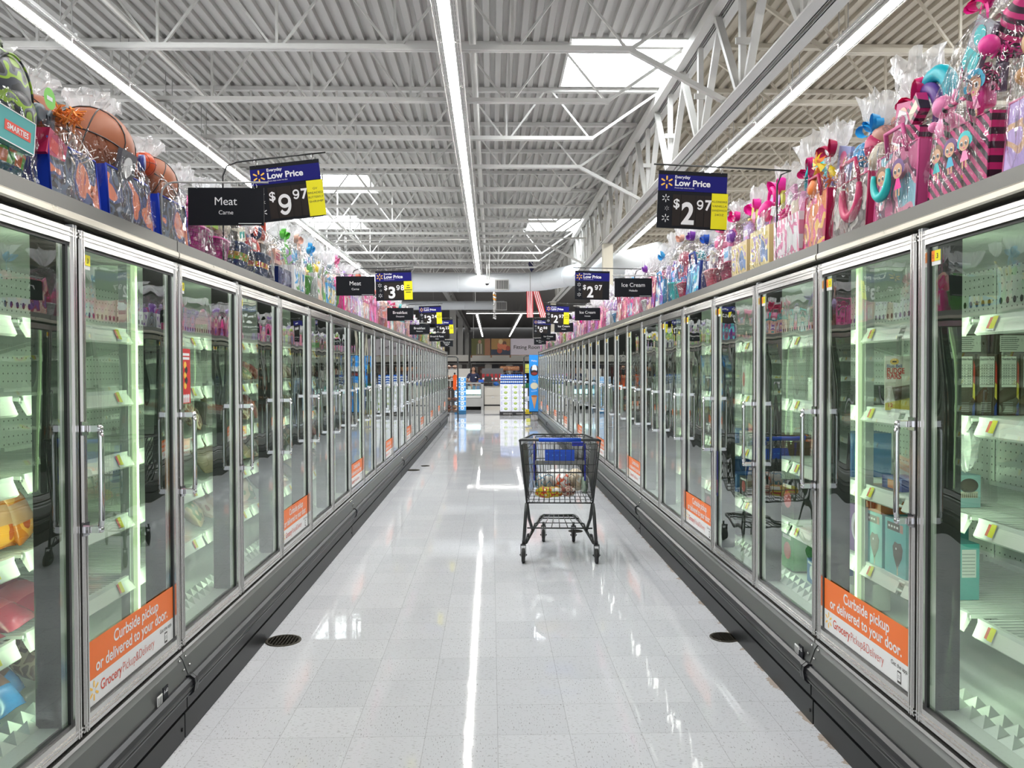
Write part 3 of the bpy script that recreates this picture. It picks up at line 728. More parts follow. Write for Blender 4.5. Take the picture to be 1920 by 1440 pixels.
price_sign('9', '97', 'L', -1.015, 4.05, 2.437, 'price sign reading 9.97 with a yellow tag, nearest on the left', ('GV', 'BREADED', 'BUTTERFLY', 'SHRIMP'), tilt=.115)
dept_sign('Meat', 'Carne', 'L', -1.075, 6.4, 2.210, 'second black Meat sign, beside the 3.98 price sign')
price_sign('3', '98', 'L', -.935, 7.75, 2.356, 'price sign reading 3.98 with a yellow tag above the left row', ('##', '###', '######', '####'), tilt=.03)
dept_sign('Breakfast', 'Desayuno', 'L', -1.06, 9.4, 2.195, 'nearer black Breakfast sign above the left freezer row')
dept_sign('Breakfast', 'Desayuno', 'L', -1.075, 12.1, 2.155, 'farther black Breakfast sign, below the 3.24 price sign')
price_sign('3', '24', 'L', -.945, 12.5, 2.40, 'price sign reading 3.24 with a yellow tag above the left row', ('##', '######', '####'), tilt=.03)
dept_sign('Bread & Pasta', '#', 'L', -1.05, 15.6, 2.180, 'black Bread and Pasta sign below the 2.22 price sign')
price_sign('2', '22', 'L', -.93, 15.95, 2.405, 'price sign reading 2.22 with a yellow tag, farthest on the left', ('##', '#####', '#####'), tilt=.04)
dept_sign('Desserts &', '#', 'L', -1.065, 19.2, 2.18, 'black Desserts and Toppings sign, farthest on the left row', 'Toppings')
price_sign('2', '97', 'R', 1.005, 4.0, 2.385, 'price sign reading 2.97 with a yellow tag, nearest on the right', ('KLONDIKE', 'VANILLA', 'SANDWICH', '24OZ'), tilt=-.045)
dept_sign('Ice Cream', 'Helado', 'R', 1.155, 6.5, 2.208, 'nearest black Ice Cream sign above the right freezer row')
price_sign('2', '97', 'R', 1.01, 8.0, 2.385, 'price sign reading 2.97 without any yellow tag, above the right row', tilt=-.02, tagm=False)
dept_sign('Ice Cream', 'Helado', 'R', 1.155, 9.6, 2.21, 'second black Ice Cream sign above the right row, beyond the tagless price sign')
price_sign('2', '97', 'R', .99, 12.0, 2.37, 'farther price sign reading 2.97 with a yellow tag, beside the second Ice Cream sign', ('####', '#####', '#####'), tilt=-.04)
dept_sign('Ice Cream', 'Helado', 'R', 1.17, 12.9, 2.225, 'third black Ice Cream sign, beside the 6.88 price sign')
price_sign('6', '88', 'R', 1.02, 16.0, 2.41, 'price sign reading 6.88, farthest on the right', tilt=-.04, tagm=False)
dept_sign('Ice Cream', 'Helado', 'R', 1.17, 16.4, 2.21, 'fourth black Ice Cream sign, below the 6.88 price sign')
dept_sign('Ice Cream', 'Helado', 'R', 1.23, 20.2, 2.26, 'farthest black Ice Cream sign on the right row')

# ------------------------------------------------------------------ gift baskets
PINK, HOT, TEAL, PURP, LILA = (.80, .22, .42), (.85, .02, .30), (.02, .52, .55), (.22, .05, .40), (.50, .36, .70)
BLUE, SKYB, RED, YEL, GRN = (.01, .04, .33), (.05, .36, .72), (.62, .03, .03), (.85, .62, .02), (.10, .45, .05)
WHT, ORG, CORAL, NAVY, BLK = (.82, .82, .84), (.75, .20, .04), (.72, .22, .16), (.01, .02, .09), (.02, .02, .022)
BRWN, DGRN, LIME, PEACH, CRIM = (.30, .10, .045), (.01, .15, .05), (.35, .62, .08), (.82, .48, .38), (.45, .01, .08)
def pm(c, r=.4): return mat('plain_%d_%d_%d' % tuple(int(x * 255) for x in c), c, r)
def wrap(w_, d_, H, neck, rng, lean=0, tw=.55):
    mb = MB(); n = 30
    rows_ = [(0, 1.0, 1.0), (.06, 1.04, 1.04), (.18, 1.05, 1.02), (.32, 1.04, 1.0), (.46, 1.0, .95), (.58, .93, .88), (neck - .16, .72, .70), (neck - .08, .46, .5), (neck - .03, .22, .28), (neck, .10, .13),
             (neck + .025, .17, .2), (neck + .07, .30, .32), (neck + .13, .42, .40), (neck + .2, .5, .42), (1, tw, .45)]
    rows_ = [r for r in rows_ if r[0] <= neck + .21 or r[0] == 1]
    rows_.sort(key=lambda r: r[0]); ph = [rng.uniform(0, 6.28) for _ in range(4)]
    vs = []
    for (t_, a, b) in rows_:
        z = t_ * H; tuft = t_ > neck
        for j in range(n):
            th = 2 * PI * j / n; c, s_ = math.cos(th), math.sin(th); q = .55 if t_ < .5 else .8
            x = math.copysign(abs(c) ** q, c); y = math.copysign(abs(s_) ** q, s_)
            fold = (.20 if tuft else .05) * math.sin(7 * th + ph[0] + t_ * 5) + (.14 if tuft else .035) * math.sin(11 * th + ph[1] - t_ * 9)
            jt = rng.uniform(-.05, .05) * (2 if tuft else 1); k = 1 + fold + jt
            vs.append((x * a * w_ / 2 * k + lean * max(0, t_ - .45) * H, y * b * d_ / 2 * k, z + (rng.uniform(-.03, .03) * H if t_ == 1 else 0.004 if t_ == 0 else rng.uniform(-.006, .006))))
    cut = [i for i, r in enumerate(rows_) if r[0] == neck][0]
    f = lambda i, j: (i * n + j, i * n + (j + 1) % n, (i + 1) * n + (j + 1) % n, (i + 1) * n + j)
    body = [f(i, j) for i in range(cut) for j in range(n)]; tf = [f(i, j) for i in range(cut, len(rows_) - 1) for j in range(n)]
    mb.add(vs, body, 0, False); o = len(mb.v); mb.add(vs, tf, 1, False)
    return mb
def bow(c, rng, sc=1.0):
    mb = MB()
    for k in range(4):
        sg = -1 if k % 2 else 1; a0 = rng.uniform(.1, .9); L_ = rng.uniform(.055, .085) * sc; tw = rng.uniform(-.4, .4); wd = .014 * sc; n = 9; vs = []
        for i in range(n + 1):                                # a soft ribbon loop
            q = 2 * PI * i / n; r = L_ * .5; x = sg * (r - r * math.cos(q)); z = r * .55 * math.sin(q)
            x, z = x * math.cos(a0 * sg) - z * math.sin(a0 * sg), x * math.sin(a0 * sg) + z * math.cos(a0 * sg)
            wq = wd * (.45 + .55 * abs(math.sin(q / 2))); y = -.02 * sc * math.sin(q / 2) + (-.008 if k > 1 else 0)
            vs += [(x, y - wq, z + tw * wq), (x, y + wq, z - tw * wq)]
        mb.add(vs, [(2 * i, 2 * i + 1, 2 * i + 3, 2 * i + 2) for i in range(n)], 0, True)
    for sg in (-1, 1):
        vs = []; L_ = rng.uniform(.06, .13) * sc
        for i in range(6):
            q = i / 5; x = sg * (.01 + .035 * q) * sc + .008 * math.sin(5 * q); vs += [(x - .009 * sc, -.015 * sc - .02 * q * sc, -L_ * q), (x + .009 * sc, -.02 * sc - .015 * q * sc, -L_ * q + .006)]
        mb.add(vs, [(2 * i, 2 * i + 1, 2 * i + 3, 2 * i + 2) for i in range(5)], 0, True)
    mb.ball((0, -.005, 0), .013 * sc, 0, 8, 5)
    return mb
def place_at(mb, c, rx=0, ry=0, rz=0, a=0):
    return mb.xf(Matrix.Translation(c) @ Matrix.Rotation(rz, 4, 'Z') @ Matrix.Rotation(ry, 4, 'Y') @ Matrix.Rotation(rx, 4, 'X'), a)
def shape(kind, sz, rng):
    mb = MB(); s_ = sz
    if kind == 'ball': mb.ball((0, 0, 0), s_, 0, 16, 10)
    elif kind == 'basketball':
        mb.ball((0, 0, 0), s_, 0, 22, 14)
        r = s_ * 1.003
        for ax in range(3): mb.tube([tuple(r * v for v in ((math.cos(a), math.sin(a), 0), (0, math.cos(a), math.sin(a)), (math.cos(a), 0, math.sin(a)))[ax]) for a in [2 * PI * i / 30 for i in range(30)]], s_ * .018, 4, 1, True)
        for sg in (-1, 1): mb.tube([(sg * s_ * .62, r * .787 * math.cos(a), r * .787 * math.sin(a)) for a in [2 * PI * i / 24 for i in range(24)]], s_ * .018, 4, 1, True)
    elif kind == 'plush':
        mb.ball((0, 0, 0), s_, 0, 14, 9, 1, .85, .95); mb.ball((0, -.02, s_ * 1.35), s_ * .72, 0, 14, 9)
        for sg in (-1, 1):
            mb.ball((sg * s_ * .5, 0, s_ * 2.0), s_ * .3, 0, 9, 6, .8, .5, 1.2); mb.ball((sg * s_ * .85, -.03, s_ * .3), s_ * .35, 0, 9, 6); mb.ball((sg * s_ * .26, -s_ * .72, s_ * 1.45), s_ * .10, 1, 8, 5)
        mb.ball((0, -s_ * .74, s_ * 1.25), s_ * .12, 1, 8, 5)
    elif kind == 'card':
        mb.box((-s_ * .6, -.008, -s_), (s_ * .6, .008, s_), 0); mb.box((-s_ * .5, -.0095, -s_ * .85), (s_ * .5, -.0085, -s_ * .1), 1); mb.disc((0, -.0098, s_ * .45), s_ * .36, 1)
    elif kind == 'box':
        mb.box((-s_ * .75, -s_ * .3, -s_ * .6), (s_ * .75, s_ * .3, s_ * .6), 0); mb.box((-s_ * .55, -s_ * .305, -s_ * .3), (s_ * .55, -s_ * .3, s_ * .25), 1)
    elif kind == 'egg': mb.lathe([(0, -s_), (s_ * .45, -s_ * .9), (s_ * .78, -s_ * .45), (s_ * .8, 0), (s_ * .6, s_ * .6), (s_ * .3, s_ * .95), (0, s_ * 1.08)], 14)
    elif kind == 'ring':
        mb.tube([(s_ * math.cos(a), 0, s_ * math.sin(a) * 1.25) for a in [-.3 + 3.75 * i / 18 for i in range(19)]], [s_ * .14 + s_ * .16 * math.sin(PI * i / 18) for i in range(19)], 10, 0)
    elif kind == 'bottle': mb.lathe([(s_ * .35, -s_), (s_ * .42, -s_ * .9), (s_ * .42, s_ * .3), (s_ * .18, s_ * .6), (s_ * .18, s_ * .95), (0, s_ * .97)], 12); mb.lathe([(s_ * .21, s_ * .75), (s_ * .21, s_ * 1.05), (0, s_ * 1.06)], 10, 1)
    elif kind == 'straw':                                     # shredded paper filling
        for i in range(46):
            a = rng.uniform(0, 6.28); r = s_ * math.sqrt(rng.random()); p = Vector((r * math.cos(a), r * .6 * math.sin(a), rng.uniform(-.2, .45) * s_)); d = Vector((rng.uniform(-1, 1), rng.uniform(-1, 1), rng.uniform(-.6, 1))).normalized() * s_ * .45
            mb.bar(p - d, p + d, .006, .003, rng.randint(0, 1))
    elif kind == 'backpack':
        mb.ball((0, 0, 0), s_, 0, 18, 12, 1.0, .62, 1.15); mb.ball((0, -s_ * .5, -s_ * .35), s_ * .62, 1, 14, 9, 1, .45, .8)
        mb.tube([(-s_ * .25, 0, s_ * 1.12), (-s_ * .2, 0, s_ * 1.32), (s_ * .2, 0, s_ * 1.32), (s_ * .25, 0, s_ * 1.12)], s_ * .05, 6, 1)
        mb.tube([(s_ * .75 * math.cos(a), -s_ * .42, s_ * .85 * math.sin(a) + .1 * s_) for a in [i * PI / 14 for i in range(15)]], s_ * .03, 5, 1)
    elif kind == 'goggles':
        for sg in (-1, 1): mb.lathe([(s_ * .3, 0), (s_ * .55, .0), (s_ * .6, s_ * .3), (s_ * .4, s_ * .35)], 14, 0, (sg * s_ * .62, 0, 0), axis='y')
        mb.box((-s_ * .2, 0, -.006), (s_ * .2, s_ * .2, .006), 0)
    elif kind == 'flipflop': mb.lathe([(0, 0), (s_ * .4, 0), (s_ * .4, .02), (0, .02)], 14, 0, (0, 0, 0), sy=2.0)
    elif kind == 'pinwheel':
        mb.tube([(0, 0, -s_ * 1.6), (0, 0, 0)], .006, 5, 1)
        for i in range(8): a = i * PI / 4; mb.add([(0, -.012, 0), (s_ * math.cos(a), -.012, s_ * math.sin(a)), (s_ * .9 * math.cos(a + .6), .012, s_ * .9 * math.sin(a + .6)), (s_ * .4 * math.cos(a + .9), -.02, s_ * .4 * math.sin(a + .9))], [(0, 1, 2, 3)], i % 2)
    return mb
def container(kind, w_, d_, h):
    mb = MB()
    if kind in ('basket', 'bucket'):
        k = .82 if kind == 'basket' else .75; sq = .5 if kind == 'basket' else 1; r = w_ / 2
        mb.lathe([(r * k, 0), (r * (k + .07), h * .3), (r, h), (r * 1.03, h), (r * 1.03, h + .012), (r * .94, h + .012), (r * .9, h * .4), (r * .7, .012), (0, .012)], 28, 0, sy=d_ / w_, sq=3.4 if kind == 'basket' else 1)
        if kind == 'bucket': mb.tube([(r * math.cos(a), 0, h + r * .9 * math.sin(a)) for a in [PI * i / 12 for i in range(13)]], .006, 6, 1)
    elif kind in ('tote', 'sack'):
        a, b = w_ / 2, d_ / 2
        prof = [(-b, 0), (b, 0), (b * .92, h), (-b * .92, h)]
        mb.add([(-a, -b, 0), (a, -b, 0), (a, b, 0), (-a, b, 0), (-a * .96, -b * .9, h), (a * .96, -b * .9, h), (a * .96, b * .9, h), (-a * .96, b * .9, h)], [(3, 2, 1, 0), (0, 1, 5, 4), (2, 3, 7, 6), (4, 5, 6, 7)], 0)
        mb.add([(-a, -b, 0), (-a, b, 0), (-a * .96, b * .9, h), (-a * .96, -b * .9, h), (a, -b, 0), (a, b, 0), (a * .96, b * .9, h), (a * .96, -b * .9, h)], [(0, 3, 2, 1), (4, 5, 6, 7)], 1)
        for sg in (-1, 1) if kind == 'tote' else (): mb.tube([(-a * .45, sg * b * .9, h - .02), (-a * .4, sg * b, h + .07), (a * .4, sg * b, h + .07), (a * .45, sg * b * .9, h - .02)], .009, 6, 1)
        mb.tube([(-a, -b, 0), (a, -b, 0), (a * .96, -b * .9, h), (-a * .96, -b * .9, h)], .004, 4, 1, True)
    elif kind == 'boxy':
        mb.box((-w_ / 2, -d_ / 2, 0), (w_ / 2, d_ / 2, h), 0); mb.box((-w_ / 2 * .86, -d_ / 2 - .001, h * .12), (w_ / 2 * .86, -d_ / 2, h * .86), 1)
    return mb
CNT = {'L': 0, 'R': 0}; TINY = {'L': 0, 'R': 0}
def gift(side, y0, y1, H, spec, rng, dz=0):
    """spec: dict(cont=(kind,h,mat,mat2,name), items=[(name,kind,size,(x,y,z),mat,mat2,(rx,ry,rz))], bow, desc, neck, lean)"""
    CNT[side] += 1; n = CNT[side]; w_ = (y1 - y0); d_ = min(.34, w_ * .9)
    X = (XL - .02 - d_ * .5) if side == 'L' else (XR + .02 + d_ * .5)
    if len(spec['desc'].split()) > 12: raise Exception(spec['desc'])
    t = thing('gift_basket', '%s, %s gift, %s row' % (spec['desc'], ordn(n), 'left' if side == 'L' else 'right'), 'gift basket', (X, (y0 + y1) / 2, 2.078 + dz), PI / 2 if side == 'L' else -PI / 2, 'wrapped gift baskets on the %s freezer row' % ('left' if side == 'L' else 'right'))
    k, h, ma, mb2, nm = spec['cont']
    container(k, w_ * .90, d_ * .92, h).build(nm, [ma, mb2], t)
    for (nm, kd, sz, c, m1, m2, r) in spec['items']:
        place_at(shape(kd, sz, rng), c, *r).build(nm, [m1, m2], t)
    pal_ = [i_[4] for i_ in spec['items']] + [mb2, pm(WHT), pm((.75, .7, .55))]
    for q in range(spec.get('extra', 0)):
        kd = rng.choice(['card', 'card', 'box', 'egg', 'bottle', 'straw']); zz = rng.random(); s2 = w_ * rng.uniform(.11, .19)
        place_at(shape(kd, s2, rng), (rng.uniform(-.36, .36) * w_ * (1 - .5 * zz), -d_ * rng.uniform(.12, .40) * (1 - .35 * zz), h + .02 + zz * max(.02, H * .60 - h)), 0, rng.uniform(-.5, .5), rng.uniform(-.3, .3)).build({'card': 'toy_card', 'box': 'toy_box', 'egg': 'plastic_egg', 'bottle': 'bubble_bottle', 'straw': 'paper_filling'}[kd], [rng.choice(pal_), rng.choice(pal_)], t)
    neck = spec.get('neck', .80); lean = spec.get('lean', rng.uniform(-.15, .15))
    wr = wrap(w_ * .95, d_ * 1.0, H, neck, rng, lean, spec.get('tw', .55))
    wr.build('cellophane_wrap', [M['cello'], M['cello_w']], t)
    if spec.get('bow'):
        place_at(bow(None, rng, spec.get('bs', 1.1)), (lean * (neck - .45) * H, -d_ * .09, neck * H)).build('ribbon_bow', [pm(spec['bow'])], t)
    return t
W = lambda *a, **k: m_weave(*a, **k)
def item(nm, kd, sz, c, m1, m2=None, r=(0, 0, 0)):
    m1 = pm(m1) if isinstance(m1, tuple) else m1; m2 = m1 if m2 is None else (pm(m2) if isinstance(m2, tuple) else m2)
    return (nm, kd, sz, c, m1, m2, r)
camo = m_blotch(((.012, .013, .018), (.03, .035, .05), (.26, .42, .03), (.10, .11, .13), (.01, .01, .012), (.22, .36, .03)), 14)
camo2 = m_blotch(((.012, .012, .016), (.05, .075, .13), (.012, .012, .016), (.02, .04, .16), (.60, .15, .06)), 9)
stripeP = m_stripe((.62, .03, .20), (.035, .015, .03), 11, .8)
stripeW = m_stripe((.80, .30, .45), (.85, .80, .84), 8, .3)
dots = m_blotch(((.75, .15, .35), (.85, .6, .7), (.4, .15, .5), (.85, .75, .3)), 12)
dots2 = m_blotch(((.70, .55, .16), (.75, .62, .25), (.38, .25, .55), (.72, .58, .2), (.15, .25, .5)), 9)
pastel = m_blotch(((.75, .55, .75), (.85, .8, .85), (.5, .65, .85), (.85, .45, .6)), 10)
tealp = m_blotch(((.03, .40, .42), (.02, .28, .33), (.12, .48, .40)), 10)
rng = random.Random(5)
# ---- left row, near group modelled after the photo
t = gift('L', 2.10, 2.455, .42, dict(desc='camouflage backpack over a teal woven basket', lean=.28, neck=.76, tw=.62,
  cont=('basket', .12, W((.01, .12, .15), (.005, .08, .13), ((.14, .46, .06), (.6, .14, .03)), .045, .085), pm(TEAL), 'woven_basket'),
  items=[item('backpack', 'backpack', .125, (.075, -.06, .25), camo, camo), item('paper_filling', 'straw', .12, (0, 0, .12), (.02, .2, .2), (.05, .3, .3))], bow=None), rng)
mb = MB(); mb.box((-.085, -.012, 0), (.085, .012, .092), 0); mb.box((-.085, -.0128, 0), (.085, -.012, .003), 2); mb.box((.082, -.0128, 0), (.085, -.012, .092), 2); mb.box((-.085, -.0128, .089), (.085, -.012, .092), 2)
mb.box((-.06, -.0128, .030), (.062, -.0122, .058), 1); mb.text('SMARTIES', .022, (0, -.0134, .036), 2, bold=.02, width=.10)
place_at(mb, (-.01, -.155, .085), .05, .04, 0).build('candy_box', [mat('teal_box', (.02, .33, .34), .35), M['red'], M['wht']], t)
mb = MB().disc((0, 0, 0), .032, 0); mb.box((-.016, -.0006, -.006), (.014, -.0002, .006), 1); place_at(mb, (.165, -.165, .275)).build('round_tag', [mat('tag_green', (.15, .55, .03), .4), M['wht']], t)
gift('L', 2.46, 2.80, .40, dict(desc='orange-haired ball toy and goggles over blue-sided camouflage tote', lean=-.1, neck=.83,
  cont=('sack', .175, camo2, mat('tote_blue', (.008, .04, .42), .4), 'fabric_tote'),
  items=[item('basketball', 'basketball', .115, (0, .0, .235), mat('ball_brown', (.34, .105, .045), .55), BLK), item('goggles', 'goggles', .055, (-.09, -.10, .25), (.09, .12, .15), None), item('orange_tuft', 'straw', .06, (-.02, -.12, .27), ORG, (.9, .3, .05)), item('candy_bag', 'box', .07, (-.1, -.11, .15), CRIM, RED, (0, .3, 0)), item('paper_filling', 'straw', .12, (.04, -.06, .16), (.75, .6, .5), (.8, .7, .6))], bow=None), rng)
gift('L', 2.83, 3.24, .46, dict(desc='large brown basketball over blue-sided camouflage tote', lean=.05, neck=.86,
  cont=('sack', .19, camo2, mat('tote_blue', (.008, .04, .42), .4), 'fabric_tote'),
  items=[item('basketball', 'basketball', .155, (0, .0, .285), mat('ball_brown', (.34, .105, .045), .55), BLK, (.3, .2, .4)), item('round_badge', 'flipflop', .04, (.13, -.125, .27), (.02, .04, .25), WHT, (PI / 2, 0, 0)), item('shirt', 'card', .10, (-.03, -.135, .17), (.1, .1, .12), WHT, (.2, 0, 0))], bow=None), rng)
gift('L', 3.27, 3.60, .42, dict(desc='brown basketball and red ball over dark tote', lean=.1, neck=.84,
  cont=('sack', .18, camo2, mat('tote_blue', (.008, .04, .42), .4), 'fabric_tote'),
  items=[item('basketball', 'basketball', .13, (.03, .0, .25), mat('ball_brown', (.34, .105, .045), .55), BLK, (.5, .1, .9)), item('small_ball', 'basketball', .05, (-.13, -.06, .30), (.62, .07, .015), BLK)], bow=None), rng)
mg = W((.52, .02, .24), (.40, .015, .2)); bg = W((.01, .045, .16), (.008, .03, .12), ((.6, .28, .03), (.25, .5, .05)), .06, .10); br_ = W((.01, .05, .16), (.008, .03, .1), ((.75, .03, .02), (.85, .55, .03)), .07, .10)
gift('L', 3.63, 3.92, .40, dict(extra=4, desc='magenta woven basket holding grey toys', cont=('basket', .12, mg, mg, 'woven_basket'),
  items=[item('toy_card', 'card', .10, (-.03, -.02, .2), (.25, .25, .28), WHT), item('plush_toy', 'plush', .06, (.07, 0, .16), HOT, BLK), item('paper_filling', 'straw', .11, (0, 0, .13), HOT, (.3, .02, .2))], bow=None), rng)
gift('L', 3.94, 4.22, .42, dict(extra=4, desc='magenta woven basket holding a teal picture frame', cont=('basket', .11, mg, mg, 'woven_basket'),
  items=[item('picture_card', 'card', .11, (.02, -.03, .22), TEAL, (.75, .75, .7)), item('paper_filling', 'straw', .11, (0, 0, .12), (.85, .8, .7), (.7, .75, .7)), item('lime_box', 'box', .06, (-.08, -.07, .2), LIME, BLK)], bow=None), rng)
gift('L', 4.25, 4.60, .46, dict(extra=4, desc='blue woven basket under a teal patterned bag', cont=('basket', .14, bg, bg, 'woven_basket'),
  items=[item('drawstring_bag', 'backpack', .12, (.0, .02, .29), mat('bag_teal', (.02, .38, .33), .5), m_blotch(((.02, .35, .3), (.6, .2, .03), (.02, .03, .03)), 10)), item('brown_box', 'box', .09, (0, -.09, .19), (.06, .05, .04), (.3, .28, .25))], bow=None), rng)
gift('L', 4.64, 5.02, .50, dict(extra=4, desc='navy woven basket with red-yellow band holding red toys', cont=('basket', .14, br_, br_, 'woven_basket'),
  items=[item('toy_guitar', 'backpack', .11, (.02, .0, .31), mat('toy_red', (.68, .06, .03), .35), mat('toy_blue', (.02, .12, .5), .35)), item('red_hose', 'ring', .08, (.04, -.10, .29), (.70, .08, .04)), item('snack_box', 'box', .07, (-.10, -.09, .19), (.6, .03, .05), (.8, .75, .7)), item('dark_box', 'box', .08, (.08, -.09, .18), (.04, .035, .03), (.3, .3, .3))], bow=None), rng)
gift('L', 5.06, 5.42, .46, dict(extra=4, desc='dark blue foil tray heaped with cream shredded paper', cont=('boxy', .12, pm(NAVY, .2), pm((.02, .03, .15), .2), 'foil_tray'),
  items=[item('paper_filling', 'straw', .16, (0, 0, .2), (.82, .78, .68), (.75, .68, .55)), item('snack_bag', 'box', .08, (.0, -.08, .2), PEACH, CRIM), item('plush_toy', 'plush', .06, (-.08, 0, .24), (.55, .4, .3), BLK)], bow=None), rng)
COLN = [('pink', PINK), ('hot pink', HOT), ('teal', TEAL), ('purple', PURP), ('lilac', LILA), ('sky blue', SKYB), ('yellow', YEL), ('white', WHT), ('coral', CORAL), ('crimson', CRIM), ('green', GRN), ('lime', LIME), ('navy', NAVY), ('peach', PEACH)]
KN = {'plush': 'plush toy', 'ball': 'ball', 'card': 'picture card', 'box': 'boxed toy', 'egg': 'plastic egg', 'ring': 'curved float', 'bottle': 'bubble bottle', 'pinwheel': 'pinwheel'}
CTN = {'basket': 'woven basket', 'bucket': 'bucket', 'tote': 'tote bag', 'boxy': 'gift box'}
def rand_gift(side, y0, y1, rng, pal, H=None, detail=4, dark=False):
    cname, col = rng.choice(pal); iname, icol = rng.choice([p for p in pal if p[0] != cname] or pal); bname, bcol = rng.choice(pal)
    ck = rng.choice(['basket', 'bucket', 'tote', 'tote', 'boxy']); H = H or rng.uniform(.42, .54); w_ = y1 - y0
    c2 = rng.choice(pal)[1]
    ma = {'basket': lambda: W(col, tuple(x * .75 for x in col)), 'bucket': lambda: pm(col, .3), 'tote': lambda: m_blotch((col, tuple(min(.9, x * 1.4 + .05) for x in col), icol, c2), 9), 'boxy': lambda: pm(col)}[ck]()
    m2 = {'boxy': m_blotch((icol, col, c2, WHT), 9)}.get(ck, pm(icol))
    has_bow = rng.random() < .8
    h = {'basket': .11, 'bucket': .15, 'tote': .22, 'boxy': .18}[ck]
    kk = rng.choice(list(KN)); ext = 2.35 if kk == 'plush' else 1.3; sz = max(.03, min(w_ * .26, (.68 * H - h) / (.9 + ext)))
    it = [item(KN[kk].replace(' ', '_'), kk, sz, (rng.uniform(-.03, .03), 0, h + sz * .9), icol, c2, (0, rng.uniform(-.3, .3), 0))]
    for i in range(detail - 1):
        k2 = rng.choice(['plush', 'ball', 'card', 'box', 'egg', 'bottle', 'straw', 'card', 'pinwheel']); s2 = w_ * (rng.uniform(.08, .11) if k2 == 'plush' else rng.uniform(.12, .2)); zz = rng.uniform(.1, 1.0);  nm = {'straw': 'paper_filling'}.get(k2, KN.get(k2, k2).replace(' ', '_'))
        it.append(item(nm, k2, s2, (rng.uniform(-.3, .3) * w_ * (1 - .6 * zz), rng.uniform(-.28, .05) * w_ * (1 - .4 * zz), h + zz * (H * .62 - h) * .8 + (.01 if k2 != 'straw' else -.02)), rng.choice(pal)[1], rng.choice(pal)[1], (0, rng.uniform(-.6, .6), rng.uniform(-.5, .5))))
    gift(side, y0, y1, H, dict(desc='%s %s with %s %s%s' % (cname, CTN[ck], iname, KN[kk], ' and ' + bname + ' bow' if has_bow else ''), cont=(ck, h, ma, m2, CTN[ck].replace(' ', '_')), items=it, bow=bcol if has_bow else None, neck=rng.uniform(.72, .82)), rng)
P = lambda *n: [c for c in COLN if c[0] in n]
def fill(side, y, yend, plan, rng):
    i = 0
    while y < yend - .2:
        pal, hh = plan(y); w_ = rng.uniform(.31, .40)
        rand_gift(side, y, y + w_, rng, pal, rng.uniform(*hh), 5 if y < 8 else (4 if y < 13 else 3)); y += w_ + rng.uniform(.0, .03); i += 1
def planL(y):
    if y < 7.0: return P('white', 'yellow', 'lilac', 'sky blue', 'green', 'yellow', 'peach'), (.46, .54)
    if y < 10.5: return P('pink', 'hot pink', 'white', 'peach', 'coral', 'lilac'), (.50, .60)
    if y < 15: return P('pink', 'crimson', 'white', 'coral', 'peach', 'purple', 'teal'), (.48, .58)
    return P('white', 'lime', 'navy', 'yellow', 'lilac', 'green', 'coral'), (.36, .5)
fill('L', 5.46, 23.4, planL, random.Random(11))
# ---- right row, near group
R_ = random.Random(21)
gift('R', 1.86, 2.24, .66, dict(extra=4, desc='purple boxed doll set with pink band', cont=('tote', .20, m_blotch((LILA, (.4, .28, .62), (.6, .35, .2), LILA), 7), pm(PINK), 'gift_tote'),
  items=[item('striped_pillow', 'box', .11, (0, .05, .42), stripeP, stripeP, (0, .9, 0)), item('pink_box', 'box', .12, (0, -.03, .27), (.75, .18, .4), LILA, (0, .25, 0)), item('plush_toy', 'plush', .07, (-.06, -.1, .24), (.55, .3, .12), BLK), item('picture_card', 'card', .09, (.06, -.11, .36), (.75, .6, .5), TEAL, (0, .4, 0))], bow=HOT, neck=.84), R_)
t = gift('R', 2.27, 2.62, .68, dict(extra=4, desc='tall pink and black striped tote with a blue-haired doll cushion', cont=('tote', .21, stripeP, stripeP, 'striped_tote'),
  items=[item('doll_cushion', 'flipflop', .095, (-.02, -.06, .315), (.80, .03, .33), None, (PI / 2, 0, 0)), item('pink_plush', 'plush', .05, (-.11, -.10, .235), (.85, .25, .5), BLK), item('striped_cup', 'bottle', .10, (.06, .0, .50), stripeP, TEAL, (0, .35, 0)), item('pink_ball', 'ball', .03, (.09, -.10, .42), (.85, .06, .35)), item('teal_card', 'card', .085, (-.03, -.06, .46), (.30, .33, .38), TEAL, (0, .7, 0)), item('ruffle', 'ring', .08, (-.05, -.02, .42), (.09, .07, .12), None, (0, .6, 0))], bow=HOT, neck=.87, lean=-.08, tw=.4), R_)
def doll(mb, c, s_, hair, skin, dress):
    x, y, z = c
    mb.disc((x, y, z), s_ * .62, skin, n=18, ry=.85); mb.disc((x, y + .001, z + s_ * .28), s_ * .80, hair, n=12, ry=.72)
    for sg in (-1, 1):
        mb.disc((x + sg * s_ * .6, y + .0015, z + s_ * .1), s_ * .34, hair, n=10); mb.disc((x + sg * s_ * .26, y - .001, z - s_ * .02), s_ * .17, 4, n=12); mb.disc((x + sg * s_ * .26, y - .002, z - s_ * .04), s_ * .12, 3, n=10)
    mb.disc((x, y - .001, z - s_ * .32), s_ * .09, 5, n=8, ry=.5)
    mb.poly([(x - s_ * .2, y + .001, z - s_ * .5), (x + s_ * .2, y + .001, z - s_ * .5), (x + s_ * .5, y + .001, z - s_ * 1.25), (x - s_ * .5, y + .001, z - s_ * 1.25)], dress)
    for sg in (-1, 1): mb.box((x + sg * s_ * .2 - s_ * .09, y + .0005, z - s_ * 1.75), (x + sg * s_ * .2 + s_ * .09, y + .001, z - s_ * 1.25), skin)
DM = [pm((.62, .34, .20)), pm((.03, .40, .62)), pm((.12, .04, .2)), pm(BLK), pm(WHT), pm(HOT), pm((.85, .25, .5)), pm(TEAL), pm((.20, .10, .05))]
